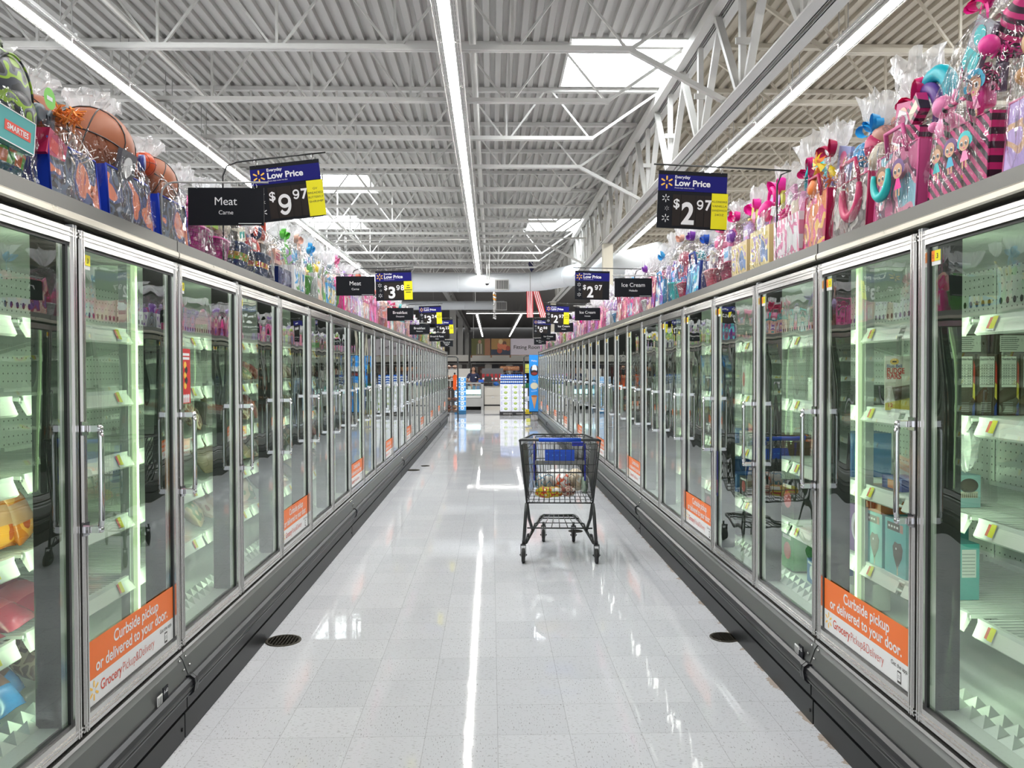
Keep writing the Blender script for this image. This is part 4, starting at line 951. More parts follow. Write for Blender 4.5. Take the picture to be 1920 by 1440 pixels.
mb = MB(); doll(mb, (-.01, -.085, .335), .06, 1, 0, 6); mb.build('doll_print', DM, t)
mb = MB()
for dx, hr, dr in ((-.075, 8, 7), (.0, 2, 1), (.075, 7, 6)): doll(mb, (dx, -.165, .135), .042, hr, 0, dr)
mb.build('doll_print', DM, t)
t = gift('R', 2.66, 2.99, .60, dict(extra=4, desc='pink striped tote with a teal and purple sun visor', cont=('tote', .24, m_blotch(((.5, .08, .22), (.15, .05, .1), (.7, .3, .4), (.25, .5, .6)), 8), pm((.65, .1, .3)), 'striped_tote'),
  items=[item('teal_visor', 'ring', .10, (.05, -.02, .36), (.0, .42, .52), None, (0, .35, 0)), item('purple_visor', 'ring', .075, (.02, -.035, .35), (.12, .05, .28), None, (0, .35, 0)), item('striped_card', 'box', .08, (.06, -.09, .26), stripeP, stripeP, (0, .3, 0)), item('teal_strap', 'ring', .055, (-.05, -.16, .15), (.02, .5, .5), None, (0, PI, 0)), item('doll_box', 'card', .09, (-.08, -.06, .34), (.55, .1, .25), PEACH, (0, .2, 0))], bow=(.75, .02, .16), neck=.70, lean=-.35, tw=.75), R_)
mb = MB()
for dx, hr, dr in ((-.055, 8, 6), (.06, 2, 5)): doll(mb, (dx, -.155, .15), .05, hr, 0, dr)
mb.build('doll_print', DM, t)
gift('R', 3.02, 3.36, .56, dict(extra=4, desc='grey mesh bag with crimson ring straps and blue bow', cont=('tote', .22, m_blotch(((.25, .2, .2), (.12, .1, .1), (.5, .48, .45)), 14), pm((.5, .03, .12)), 'mesh_tote'),
  items=[item('strap_ring', 'ring', .075, (.02, -.14, .16), (.5, .03, .12), None, (0, PI, 0)), item('blue_toy', 'ball', .05, (-.04, -.05, .33), SKYB), item('plush_toy', 'plush', .07, (.05, .0, .28), (.5, .25, .2), BLK), item('toy_card', 'card', .10, (-.08, .0, .33), (.4, .4, .45), PINK, (0, .3, 0))], bow=(.02, .35, .75), neck=.74, tw=.5), R_)
gift('R', 3.39, 3.66, .55, dict(extra=4, desc='orange and pink print bag with yellow toy and crimson bow', cont=('tote', .24, m_blotch(((.7, .2, .04), (.65, .05, .2), (.75, .45, .1), (.4, .05, .1)), 8), pm(CRIM), 'gift_tote'),
  items=[item('yellow_toy', 'bottle', .06, (-.08, -.06, .31), YEL, (.9, .4, .02)), item('picture_card', 'card', .10, (.05, 0, .33), (.35, .4, .7), PINK, (0, .3, 0)), item('orange_flower', 'pinwheel', .06, (-.02, -.08, .37), ORG, YEL)], bow=CRIM, neck=.76), R_)
gift('R', 3.69, 4.06, .58, dict(extra=4, desc='pink striped box with a big teal sun hat', cont=('boxy', .20, stripeW, m_blotch(((.8, .7, .75), (.75, .2, .4), (.82, .82, .84)), 9), 'gift_box'),
  items=[item('teal_hat', 'ring', .09, (.05, -.03, .33), (.0, .50, .52), None, (0, .1, 0)), item('toy_card', 'card', .10, (-.06, -.10, .26), (.7, .35, .55), WHT, (0, -.1, 0)), item('pink_purse', 'box', .06, (-.05, -.13, .15), HOT, PURP)], bow=(.7, .02, .2), neck=.70, tw=.72), R_)
gift('R', 4.09, 4.42, .52, dict(extra=4, desc='yellow cartoon print gift box with hot pink bow', cont=('boxy', .21, pm((.75, .62, .28)), dots2, 'gift_box'),
  items=[item('toy_card', 'card', .09, (.06, -.05, .31), (.6, .6, .1), LILA, (0, .2, 0)), item('pink_streamer', 'ring', .05, (-.03, -.06, .37), HOT, None, (0, .5, 0)), item('plush_toy', 'plush', .06, (-.05, 0, .28), LILA, BLK)], bow=(.92, .02, .4), neck=.74, bs=1.5, lean=.3), R_)
gift('R', 4.45, 4.76, .50, dict(extra=4, desc='yellow print gift box with pastel toys', cont=('boxy', .19, pm((.75, .6, .35)), dots2, 'gift_box'),
  items=[item('toy_card', 'card', .09, (.04, -.05, .29), (.55, .55, .08), PINK, (0, .3, 0)), item('lilac_box', 'box', .07, (-.05, -.05, .26), LILA, WHT)], bow=(.92, .02, .4), neck=.72, bs=1.4, lean=.2), R_)
gift('R', 4.79, 5.12, .50, dict(extra=4, desc='crimson woven basket with purple backdrop card', cont=('basket', .11, W((.40, .02, .10), (.3, .015, .08)), pm(CRIM), 'woven_basket'),
  items=[item('purple_board', 'card', .20, (.05, .10, .27), PURP, (.2, .03, .35)), item('plush_toy', 'plush', .06, (-.05, -.02, .17), (.8, .2, .4), BLK), item('snack_bag', 'box', .07, (.04, -.10, .17), (.6, .65, .78), SKYB)], bow=HOT, neck=.80), R_)
gift('R', 5.15, 5.47, .46, dict(extra=4, desc='coral woven basket with pink plush', cont=('basket', .11, W((.60, .10, .16), (.5, .08, .12)), pm(CORAL), 'woven_basket'),
  items=[item('plush_toy', 'plush', .08, (.0, 0, .19), (.85, .15, .35), BLK), item('toy_card', 'card', .08, (-.06, -.08, .2), (.6, .65, .75), WHT)], bow=PINK, neck=.82), R_)
gift('R', 5.50, 5.90, .46, dict(extra=4, desc='blue and cyan shark-print tote', cont=('tote', .22, m_blotch(((.02, .35, .6), (.01, .05, .3), (.05, .45, .65), (.5, .6, .7)), 6), pm((.01, .04, .25)), 'printed_tote'),
  items=[item('teal_toy', 'box', .07, (.05, -.13, .08), TEAL, SKYB), item('silver_card', 'card', .11, (-.05, .0, .28), (.45, .5, .6), BLUE, (0, .4, 0))], bow=(.02, .1, .5), neck=.82, lean=-.3), R_)
def planR(y):
    if y < 7.2: return P('purple', 'lilac', 'pink', 'sky blue', 'crimson', 'white', 'peach', 'teal'), (.56, .68)
    if y < 11: return P('purple', 'crimson', 'lilac', 'pink', 'white', 'sky blue', 'peach', 'hot pink'), (.50, .62)
    if y < 15: return P('pink', 'white', 'hot pink', 'lilac', 'peach', 'purple'), (.44, .56)
    return P('lime', 'lilac', 'pink', 'white', 'green', 'purple', 'coral'), (.36, .48)
fill('R', 5.94, 23.4, planR, random.Random(4))

# ------------------------------------------------------------------ products inside the cases
def inside(o, side, Y, depth, z, rz=0):
    o.location = (XL - depth if side == 'L' else XR + depth, Y, z)
    o.rotation_euler = (0, 0, (PI / 2 if side == 'L' else -PI / 2) + rz); return o
def pbox(name, label, side, Y, depth, z, w_, d_, h, body, decor=None, mats=(), rz=0, group=None):
    """carton standing on a shelf, its front face towards the door"""
    mb = MB(); mb.box((-w_ / 2, 0, 0), (w_ / 2, d_, h), 0)
    mb.box((-w_ / 2 - .0006, d_ * .06, h * .1), (-w_ / 2, d_ * .94, h * .9), 0)
    if decor: decor(mb, w_, h, d_)
    o = mb.build(name, [pm(body) if isinstance(body, tuple) else body] + [pm(m_) if isinstance(m_, tuple) else m_ for m_ in mats])
    return inside(tag(o, label, 'food box', group), side, Y, depth, z, rz)
def pbag(name, label, side, Y, depth, z, w_, h, d_, mt, rng, lay=0, rz=0, band=None, group=None):
    """pillow bag, crimped at both ends"""
    mb = MB(); n, k = 16, 12; vs = []
    for i in range(k + 1):
        v = i / k; th = math.sin(PI * min(1, max(0, v))) ** .45
        for j in range(n):
            a = 2 * PI * j / n; q = 1 + rng.uniform(-.07, .07)
            vs.append((w_ / 2 * math.cos(a) * (.92 + .08 * th) * (1 if th > .2 else 1.03), d_ / 2 * math.sin(a) * max(.03, th) * q, (v - .5) * h * (1 + .02 * math.cos(3 * a))))
    fs = [(i * n + j, i * n + (j + 1) % n, (i + 1) * n + (j + 1) % n, (i + 1) * n + j) for i in range(k) for j in range(n)]
    mid = [f for i, f in enumerate(fs) if band and 4 * n <= i < 8 * n]; rest = [f for f in fs if f not in mid] if mid else fs
    mb.add(vs, rest, 0, True)
    if mid: mb.add(vs, mid, 1, True)
    mb.xf(Matrix.Translation((0, d_ / 2, h / 2 * math.cos(lay) + d_ / 2 * math.sin(lay))) @ Matrix.Rotation(-lay, 4, 'X'))
    o = mb.build(name, [mt, pm(band) if band else mt])
    return inside(tag(o, label, 'food bag', group), side, Y, depth, z, rz)
B = random.Random(3)
def foil(c): return mat('foil_%d_%d_%d' % tuple(int(x * 255) for x in c), c, .22, 0, .6)
obag = m_blotch(((.55, .16, .02), (.70, .30, .05), (.45, .08, .02), (.65, .40, .10)), 9, .22)
for i, (y, dp, lb) in enumerate(((2.44, .24, 'orange snack bag nearest the camera on the second shelf from the bottom'), (2.58, .25, 'orange snack bag beside the nearest one on the same shelf'), (2.71, .24, 'orange snack bag farthest along that shelf in the nearest left bay'))):
    pbag('snack_bag', lb, 'L', y, dp, .955, .16, .20, .10, obag, B, .35, B.uniform(-.3, .3), (.4, .2, .1), 'orange bags in the nearest left bay')
    pbag('snack_bag', lb.replace('orange snack bag', 'dark orange bag lying').replace('second shelf from the bottom', 'rear of the same shelf'), 'L', y + .03, dp + .17, .955, .15, .18, .10, obag, B, .5, B.uniform(-.3, .3), None, 'orange bags in the nearest left bay')
for i, y in enumerate((2.40, 2.60, 2.78)):
    pbag('patty_bag', 'crimson frozen food bag lying on the lowest left shelf, %s from the camera' % ordn(i + 1), 'L', y, .28, .695, .20, .24, .07, foil((.33, .02, .05)), B, 1.2, B.uniform(-.2, .2), (.45, .06, .08), 'crimson bags on the lowest left shelf')
for i, (y, dp, z) in enumerate(((2.26, .24, .43), (2.40, .26, .43), (2.54, .25, .43), (2.44, .30, .53), (2.66, .30, .43))):
    pbag('sausage_bag', 'blue frozen food bag on the bottom of the nearest left bay, %s of the pile' % ordn(i + 1), 'L', y, dp, z, .17, .22, .10, foil((.015, .16, .45)), B, .9, B.uniform(-.5, .5), (.14, .06, .05), 'blue bags at the bottom of the nearest left bay')
pbag('brown_bag', 'small clear and brown bag on the bottom behind the nearest left pickup sticker', 'L', 2.86, .26, .43, .2, .2, .12, m_blotch(((.16, .07, .04), (.4, .3, .2), (.1, .05, .03)), 22, .25), B, .9)
mixb = [m_blotch(((.20, .09, .05), (.4, .3, .22), (.12, .05, .03)), 18, .25), m_blotch(((.45, .33, .22), (.6, .5, .4), (.3, .12, .08)), 12, .25), m_blotch(((.3, .22, .12), (.08, .12, .05), (.4, .3, .2)), 12, .25), foil((.35, .05, .03)), foil((.5, .42, .25)), foil((.12, .1, .08))]
k = 0
for dn, Ys in ((3, (4.30, 4.52, 4.74)), (4, (5.1, 5.32, 5.54)), (5, (5.95, 6.2, 6.4)), (6, (6.75, 7.0, 7.2))):
    for z in (1.205, .955, .695, 1.455) if dn > 3 else (1.205, .955, .695):
        for y in Ys:
            if B.random() < .72:
                k += 1
                bi = B.randrange(6); nm = ['brown', 'tan', 'olive', 'red', 'cream', 'dark'][bi]
                pbag('frozen_bag', '%s frozen food bag behind left-row door %s, %s shelf, %s along it' % (nm, ORD[dn], {1.455: 'second', 1.205: 'third', .955: 'fourth', .695: 'fifth'}[z], ORD[Ys.index(y)]), 'L', y, .26, z, .19, .21, .09, mixb[bi], B, B.uniform(.5, 1.2), B.uniform(-.4, .4), None, 'frozen bags behind the left-row doors')
# right row cartons
def fudge(mb, w_, h, d_):
    y = -.0006
    mb.poly([(-w_ / 2, y, 0), (w_ / 2, y, 0), (w_ / 2, y, h * .30), (-w_ / 2, y, h * .13)], 1); mb.poly([(w_ * .12, y - .0003, 0), (w_ / 2, y - .0003, 0), (w_ / 2, y - .0003, h * .10)], 2)
    mb.box((w_ * .16, y, h * .86), (w_ / 2, y + .0005, h), 2)
    mb.text('FUDGE', .030, (-w_ * .46, y - .0004, h * .68), 3, align='l', bold=.03, width=w_ * .42); mb.text('BARS', .030, (-w_ * .46, y - .0004, h * .58), 3, align='l', bold=.03, width=w_ * .34)
    mb.text('Blue Bell', .018, (-w_ * .46, y - .0004, h * .79), 2, align='l', width=w_ * .36); mb.disc((-w_ * .28, y - .0003, h * .90), .016, 4, n=14, ry=.8); mb.box((-w_ * .33, y - .0006, h * .885), (-w_ * .23, y - .0004, h * .91), 5)
    mb.tube([(-w_ * .30, y - .002, h * .30), (w_ * .44, y - .002, h * .40)], .026, 8, 5); mb.text('12', .02, (-w_ * .42, y - .0004, h * .06), 3, align='l', bold=.02)
    mb.disc((w_ * .33, y - .0003, h * .55), .028, 6, n=14, ry=1.8)
pbox('fudge_bar_box', 'white and yellow carton reading FUDGE BARS behind the second right door', 'R', 3.13, .24, 1.376, .15, .07, .215, (.72, .70, .58), fudge, ((.75, .60, .06), (.02, .05, .30), (.60, .03, .02), (.85, .55, .1), (.055, .03, .015), (.35, .17, .1)), rz=1.15)
def nutri(mb, w_, h, d_):
    y = -.0006
    mb.box((-w_ * .38, y, h * .46), (w_ * .36, y + .0005, h * .96), 1); mb.text('Nutrition Facts', .012, (-w_ * .01, y - .0004, h * .90), 2, bold=.02, width=w_ * .68)
    for i in range(9): mb.box((-w_ * .36, y - .0004, h * (.50 + i * .042)), (w_ * .34, y, h * (.50 + i * .042) + (.0016 if i % 3 == 0 else .0006)), 2); 
    for i in range(8):
        for j in (-.3, -.18, -.06, .12, .22): mb.box((w_ * j, y - .0004, h * (.512 + i * .042)), (w_ * (j + .07), y, h * (.512 + i * .042) + .004), 3)
    for i in range(5): mb.box((-w_ * .3, y, h * (.06 + i * .035)), (w_ * .2, y + .0004, h * (.06 + i * .035) + .003), 3)
    mb.poly([(w_ * .40, y, h * .55), (w_ * .5, y, h * .50), (w_ * .5, y, h * .8), (w_ * .42, y, h * .9)], 4); mb.poly([(w_ * .38, y, h * .30), (w_ * .5, y, h * .25), (w_ * .5, y, h * .5), (w_ * .40, y, h * .54)], 5); mb.poly([(w_ * .36, y, 0), (w_ * .5, y, 0), (w_ * .5, y, h * .22), (w_ * .38, y, h * .15)], 6)
for i in range(4):
    pbox('ice_cream_bar_box', 'dark brown ice cream carton showing its nutrition label, %s from the glass on its shelf' % ordn(i + 1), 'R', 2.76, .255 + i * .078, 1.376, .070, .22, .215, (.055, .035, .02), nutri, ((.62, .62, .58), BLK, (.25, .25, .24), (.5, .04, .02), (.62, .5, .05), (.02, .05, .3)), PI / 2, 'brown cartons behind the nearest right door')
def nu2(mb, w_, h, d_):
    mb.box((-w_ * .33, -.0006, h * .1), (w_ * .33, 0, h * .92), 1)
    for j in range(7): mb.box((-w_ * .3, -.001, h * (.2 + j * .1)), (w_ * (.1 + .03 * (j % 3)), -.0006, h * (.2 + j * .1) + .002), 2)
for i in range(2):
    pbox('ice_cream_bar_box', 'brown carton lying flat on top of the upright brown cartons, %s' % ('farther from the aisle' if i else 'closer to the aisle'), 'R', 2.77, .27 + i * .16, 1.592, .14, .2, .07, (.05, .035, .025), nu2, ((.6, .6, .56), BLK), PI / 2, 'brown cartons behind the nearest right door')
def cookie(mb, w_, h, d_):
    y = -.0008
    mb.disc((0, y, h * .68), w_ * .40, 1, n=22, ry=.75); mb.disc((0, y - .0004, h * .68), w_ * .30, 2, n=18, ry=.72); mb.box((-w_ * .38, y, h * .30), (w_ * .38, y + .0004, h * .50), 3)
    for i in range(9): mb.box((-w_ * .36 + i * w_ * .085, y - .0006, h * .31), (-w_ * .33 + i * w_ * .085, y - .0002, h * .44), 1)
pbox('cookie_sandwich_box', 'pale blue carton with a dark cookie sandwich behind the nearest right door', 'R', 2.80, .295, 1.046, .085, .16, .115, (.35, .58, .62), cookie, ((.05, .03, .02), (.09, .06, .04), (.68, .62, .5)), PI / 2)
def heart(mb, w_, h, d_):
    y = -.0008
    mb.box((-w_ * .38, y, h * .80), (w_ * .20, y + .0004, h * .94), 1); mb.box((w_ * .22, y, h * .80), (w_ * .36, y + .0004, h * .94), 2)
    for i in range(4): mb.box((-w_ * (.33 - i * .13), y - .0003, h * .85), (-w_ * (.25 - i * .13), y, h * .89), 4)
    mb.poly([(w_ * .10, y, h * .14), (w_ * .32, y, h * .36), (w_ * .36, y, h * .52), (w_ * .27, y, h * .62), (w_ * .12, y, h * .60), (-w_ * .02, y, h * .62), (-w_ * .12, y, h * .52), (-w_ * .08, y, h * .36)], 1)
    mb.box((w_ * .09, y, h * .04), (w_ * .13, y + .0003, h * .2), 3); mb.disc((w_ * .05, y - .0004, h * .50), w_ * .03, 4, n=8)
tq = mat('carton_turquoise', (.10, .45, .46), .35)
for i, (y, dp) in enumerate(((3.32, .20), (3.13, .20), (3.22, .36))):
    pbox('ice_pop_box', 'turquoise ice pop carton, %s behind the second right door' % ['farther front one', 'nearer front one', 'rear one'][i], 'R', y, dp, .716, .165, .14, .225, tq, heart, ((.05, .03, .025), (.5, .25, .2), (.7, .6, .4), WHT), 0, 'turquoise cartons behind the second right door')
pbox('ice_pop_box', 'turquoise carton turned sideways showing its white nutrition panel, behind the nearest right door', 'R', 2.80, .295, .716, .08, .16, .20, tq, lambda mb, w_, h, d_: [mb.box((-w_ * .3, -.001, h * .4), (w_ * .35, -.0006, h * .9), 1)] + [mb.box((-w_ * .28, -.0014, h * (.45 + i * .06)), (w_ * .3, -.001, h * (.45 + i * .06) + .002), 2) for i in range(7)], (WHT, (.2, .25, .25)), PI / 2)
pbox('popsicle_box', 'orange popsicle carton stacked on the turquoise cartons', 'R', 3.33, .20, .942, .165, .13, .075, (.75, .22, .03), lambda mb, w_, h, d_: [mb.tube([(x, -.001, h * .2), (x, -.001, h * .8)], .013, 8, 1) for x in (-.05, -.015, .02)], ((.55, .12, .02),))
pbox('ice_cream_box', 'purple and white carton left of the bright freezer light post', 'R', 3.56, .24, .716, .14, .14, .21, (.22, .10, .32), lambda mb, w_, h, d_: [mb.disc((0, -.001, h * .55), .045, 1, n=16, ry=1.4), mb.disc((.01, -.0014, h * .5), .03, 2, n=14, ry=1.8)], ((.6, .55, .65), (.08, .04, .02)))
pbox('bar_box', 'blue and orange bar carton on the third right shelf', 'R', 3.24, .24, 1.046, .16, .10, .05, (.03, .06, .3), lambda mb, w_, h, d_: mb.box((-w_ * .2, -.001, .005), (w_ * .4, 0, h * .8), 1), ((.6, .2, .08),))
k = 0
for dn, Ys in ((3, (3.70, 3.90, 4.08)), (4, (4.42, 4.62, 4.84)), (5, (5.2, 5.42, 5.64)), (6, (6.05, 6.3))):
    for z, zn in ((1.376, 'second'), (1.046, 'third'), (.716, 'fourth'), (.43, 'bottom')):
        for i, y in enumerate(Ys):
            if B.random() < .5:
                cn, cc = B.choice([('grey', (.35, .37, .37)), ('brown', (.12, .07, .04)), ('blue', (.05, .16, .4)), ('white', (.6, .62, .58)), ('green', (.1, .3, .12)), ('black', (.03, .03, .03))])
                pbox('ice_cream_box', '%s ice cream carton behind right-row door %s, %s shelf, %s along it' % (cn, ORD[dn], zn, ORD[i]), 'R', y, .25, z, .16, .18, B.choice([.09, .12, .20]), cc, lambda mb, w_, h, d_: (mb.disc((0, -.001, h * .5), min(w_, h) * .3, 1, n=14), mb.box((-w_ * .4, -.001, h * .82), (w_ * .3, -.0006, h * .92), 2)), (B.choice([WHT, (.5, .1, .1), (.15, .08, .05)]), WHT), B.uniform(-.15, .15), 'ice cream cartons behind the right-row doors')
mb = MB().ball((0, 0, .07), .075, 0, 12, 8, .8, .4, 1, .12, B); o = mb.build('clear_bag', [M['cello_w']])
inside(tag(o, 'crumpled clear plastic bag hanging under a shelf behind the nearest right door', 'plastic bag'), 'R', 2.66, .2, 1.20)

# ------------------------------------------------------------------ shopping cart
def cart():
    # local frame: +y away from the camera, rear (handle) wheels near
    t = thing('shopping_cart', 'charcoal wire shopping cart with a blue handle standing in the aisle', 'shopping cart', (.543, 6.37, 0), -.07)
    W0, W1 = .315, .235                                       # half widths rear / front (top rim)
    zr, zf = .985, .955; y0, y1 = -.03, .90; zb0, zb1 = .475, .56
    b0, b1 = .265, .185
    def P(u, v, s_):                                          # side surface: u along depth, v up, s_ side
        top = Vector((s_ * (W0 + (W1 - W0) * u), y0 + (y1 - y0) * u - (.06 if u == 0 else 0), zr + (zf - zr) * u)); bot = Vector((s_ * (b0 + (b1 - b0) * u), y0 + .06 + (y1 - .12 - y0) * u, zb0 + (zb1 - zb0) * u))
        return bot + (top - bot) * v
    mb = MB(); r = .0028
    for s_ in (-1, 1):
        for i in range(19): mb.tube([P(i / 18, 0, s_), P(i / 18, 1, s_)], r, 4)
        for v in (.2, .42, .62, .80, .92): mb.tube([P(0, v, s_), P(1, v, s_)], r, 4)
    for i in range(13):                                       # front wall and floor
        q = -1 + i / 6; a, b = P(1, 0, 1), P(1, 1, 1); mb.tube([(q * a.x, a.y, a.z), (q * b.x, b.y, b.z)], r, 4)
        c, d = P(0, 0, 1), P(1, 0, 1); mb.tube([(q * c.x, c.y, c.z), (q * d.x, d.y, d.z)], r, 4)
    for v in (.33, .66): mb.tube([P(1, v, -1), P(1, v, 1)], r, 4)
    for i in range(9): u = i / 8; mb.tube([P(u, 0, -1), P(u, 0, 1)], r, 4)
    mb.build('basket', [M['cartm']], t)
    mb = MB(); R1 = .008
    rim = [P(0, 1, -1), P(1, 1, -1), P(1, 1, 1), P(0, 1, 1)]; mb.tube([rim[0], rim[1], rim[2], rim[3]], R1, 8)
    low = [P(0, 0, -1), P(1, 0, -1), P(1, 0, 1), P(0, 0, 1)]; mb.tube(low, .006, 8, 0, True)
    for s_ in (-1, 1): mb.tube([P(0, 0, s_), P(0, .5, s_), P(0, 1, s_)], .007, 8)
    mb.build('rim', [M['cartm']], t)
    mb = MB()                                                 # hinged rear gate
    a0, a1 = P(0, 0, 1), P(0, 1, 1)
    for i in range(13):
        q = -.92 + 1.84 * i / 12; mb.tube([(q * a0.x, a0.y - .005, a0.z), (q * a1.x * .96, a1.y + .012, a1.z - .03)], .0028, 4)
    for v in (0.0, .18, .50, .62, .86, .95): p = a0 + (a1 - a0) * v; mb.tube([(-p.x * .94, p.y, p.z), (p.x * .94, p.y, p.z)], .0032, 4)
    for s_ in (-1, 1): mb.tube([(s_ * .09 - .03, -.02, .62), (s_ * .09 - .03, -.026, .695), (s_ * .09, -.028, .715), (s_ * .09 + .03, -.026, .695), (s_ * .09 + .03, -.02, .62)], .003, 5)
    mb.build('rear_gate', [M['cartm']], t)
    for s_ in (-1, 1):
        q = lambda u, v, o=.006: P(u, v, s_) - Vector((s_ * o, 0, 0)); mb = MB()
        vs = [q(.02, .06), q(.36, .35), q(.40, .9), q(.02, .92)]; mb.add(vs + [v - Vector((s_ * .004, 0, 0)) for v in vs], [(0, 1, 2, 3), (7, 6, 5, 4), (0, 4, 5, 1), (1, 5, 6, 2), (2, 6, 7, 3), (3, 7, 4, 0)])
        mb.build('side_panel', [mat('cart_side_plastic', (.03, .032, .034), .5)], t)
    mb = MB()
    mb.tube([(-.315, -.092, .985), (-.30, -.10, .992), (.30, -.10, .992), (.315, -.092, .985)], .011, 10)
    mb.tube([(-.315, -.092, .985), tuple(P(.10, 1, -1))], .010, 8); mb.tube([(.315, -.092, .985), tuple(P(.10, 1, 1))], .010, 8)
    h = mb.build('handle', [M['cartm']], t)
    mb = MB().tube([(-.165, -.10, .992), (.165, -.10, .992)], .0165, 12); mb.build('grip', [M['cartb']], h)
    mb = MB()                                                 # child seat: flap, back and side strips
    sr = lambda x0, z0, x1, z1, y: mb.prism([(y, z0 + .012), (y, z1 - .012), (y + .004, z1), (y + .012, z1), (y + .012, z0), (y + .004, z0)], x0, x1)
    sr(-.118, .80, .118, .905, .02)
    for sx in (-1, 1): mb.box((sx * .118 - .004, .02, .795), (sx * .06, .03, .80))
    mb.build('seat_flap', [M['cartb']], t)
    mb = MB()
    for a, b in (((-.088, .019, .828), (.088, .0195, .8285)), ((-.088, .019, .888), (.088, .0195, .8885)), ((-.088, .019, .828), (-.0875, .0195, .888)), ((.0875, .019, .828), (.088, .0195, .888))): mb.box(a, b)
    for i in range(4): mb.disc((-.055 + i * .034, .0185, .858), .006, 0, n=6)
    mb.disc((-.10, .0185, .87), .006, 0, n=6); mb.build('flap_print', [mat('flap_ink', (.05, .25, .75), .4)], t)
    mb = MB()
    for sx in (-1, 1): mb.box((sx * .205 - .006, .10, .645), (sx * .205 + .006, .13, .945))
    mb.box((.10, .05, .93), (.19, .12, .96)); mb.build('seat_strap', [mat('strap_blue', (.008, .02, .33), .45)], t)
    mb = MB()
    for i in range(11): x = -.19 + .038 * i; mb.tube([(x, .18, .58), (x, .12, .99)], .0028, 4)
    mb.tube([(-.195, .18, .60), (-.195, .115, 1.0), (.195, .115, 1.0), (.195, .18, .60)], .0045, 6); mb.tube([(-.195, .16, .70), (.195, .16, .70)], .004, 6); mb.tube([(-.195, .14, .82), (.195, .14, .82)], .004, 6)
    for x in (-.125, -.045, .03, .11): mb.tube([(x + .018 * math.cos(a), .115, 1.0 + .010 * math.sin(a)) for a in [PI * i / 6 for i in range(7)]], .0035, 5)
    mb.build('seat_back', [M['cartm']], t)
    MB().box((-.20, .02, .785), (.20, .035, .815)).build('seat_bar', [mat('seat_grey', (.20, .20, .19), .5)], t)
    mb = MB(); rr = .0135                                     # tubular chassis
    for s_ in (-1, 1):
        x = s_ * .272
        mb.tube([(s_ * .265, .03, .47), (x, -.01, .40), (s_ * .285, -.01, .20), (s_ * .288, 0, .155), (s_ * .27, .03, .155), (s_ * .215, .25, .22), (s_ * .16, .66, .245), (s_ * .135, .74, .245)], rr, 8)
        mb.tube([(s_ * .262, .03, .47), (s_ * .25, .14, .33), (s_ * .225, .23, .225)], rr, 8)
        mb.tube([(s_ * .27, .02, .165), (s_ * .26, .06, .215), (s_ * .25, .08, .215), (s_ * .255, .10, .19)], .006, 6)
        mb.tube([(s_ * .215, .25, .225), (s_ * .205, .28, .262), (s_ * .185, .32, .25)], .006, 6)
    mb.tube([(-.135, .74, .245), (.135, .74, .245)], rr, 8)
    mb.build('chassis', [M['cartm']], t)
    mb = MB(); mb.tube([(-.262, .05, .268), (.262, .05, .268)], .007, 6); mb.tube([(-.17, .55, .255), (.17, .55, .255)], .006, 6)
    for i in range(7): q = -1 + i / 3; mb.tube([(q * .20, .05, .268), (q * .12, .74, .25)], .004, 5)
    mb.tube([(-.20, .30, .262), (.20, .30, .262)], .004, 5); mb.build('lower_rack', [M['cartm']], t)
    def wheel(x, y, r):
        mb = MB(); mb.lathe([(.012, -.014), (r * .86, -.014), (r, -.009), (r, .009), (r * .86, .014), (.012, .014)], 22, 0, (x, y, r), axis='x'); mb.lathe([(.0, -.016), (r * .5, -.0155), (r * .5, .0155), (0, .016)], 14, 1, (x, y, r), axis='x')
        w_ = mb.build('wheel', [M['tyre'], mat('wheel_hub', (.07, .07, .07), .5)], t)
        mb = MB()
        for sx in (-1, 1): mb.box((x + sx * .02 - .002, y - .016, r - .012), (x + sx * .02 + .002, y + .016, r * 2 + .02)); mb.ball((x + sx * .024, y, r), .007, 0, 8, 5)
        mb.box((x - .022, y - .02, r * 2 + .014), (x + .022, y + .02, r * 2 + .026)); mb.tube([(x, y, r * 2 + .02), (x, y, r * 2 + .055)], .011, 8)
        mb.box((x - .012, y - .021, r * 2 - .008), (x + .012, y - .019, r * 2 + .012), 1)
        mb.build('caster_fork', [M['cartm'], M['wht']], w_)
    for x, y in ((-.292, 0), (.292, 0)): wheel(x, y, .062)
    for x, y in ((-.135, .80), (.135, .80)): wheel(x, y, .060)
    # groceries lying in the basket: things of their own
    def groc(name, lb, c, sz, m1, m2, rz, cat='grocery bag'):
        rg = random.Random(len(lb)); mb = MB(); mb.ball((0, 0, 0), 1, 0, 26, 16, sz[0], sz[1], sz[2], .035, rg); mb.sm = [True] * len(mb.f); ph = rg.uniform(0, 6)
        mb.v = [(x * (1 + .07 * math.sin(z * 70 + ph)), y * (1 + .06 * math.sin(x * 60 + ph)), z * (1 + .10 * math.sin(x * 45 + y * 38 + ph))) for x, y, z in mb.v]
        ca, cb = [tuple(m_.node_tree.nodes['Principled BSDF'].inputs['Base Color'].default_value)[:3] for m_ in (m1, m2)]
        o = mb.build(name, [m_blotch((ca, cb, ca, (.8, .78, .72)), 16, .28)], None, (t.location.x + c[0] * math.cos(-.07) - c[1] * math.sin(-.07), t.location.y + c[1] * math.cos(-.07) + c[0] * math.sin(-.07), c[2])); o.rotation_euler = (0, 0, rz); tag(o, lb, cat, 'groceries in the cart')
    clear = mat('bag_white', (.72, .72, .70), .25)
    groc('bread_bag', 'cream tortilla or bread pack on the right in the cart', (.135, .30, .625), (.085, .13, .085), mat('bread_cream', (.62, .53, .38), .4), mat('bread_tan', (.5, .40, .26), .4), 0)
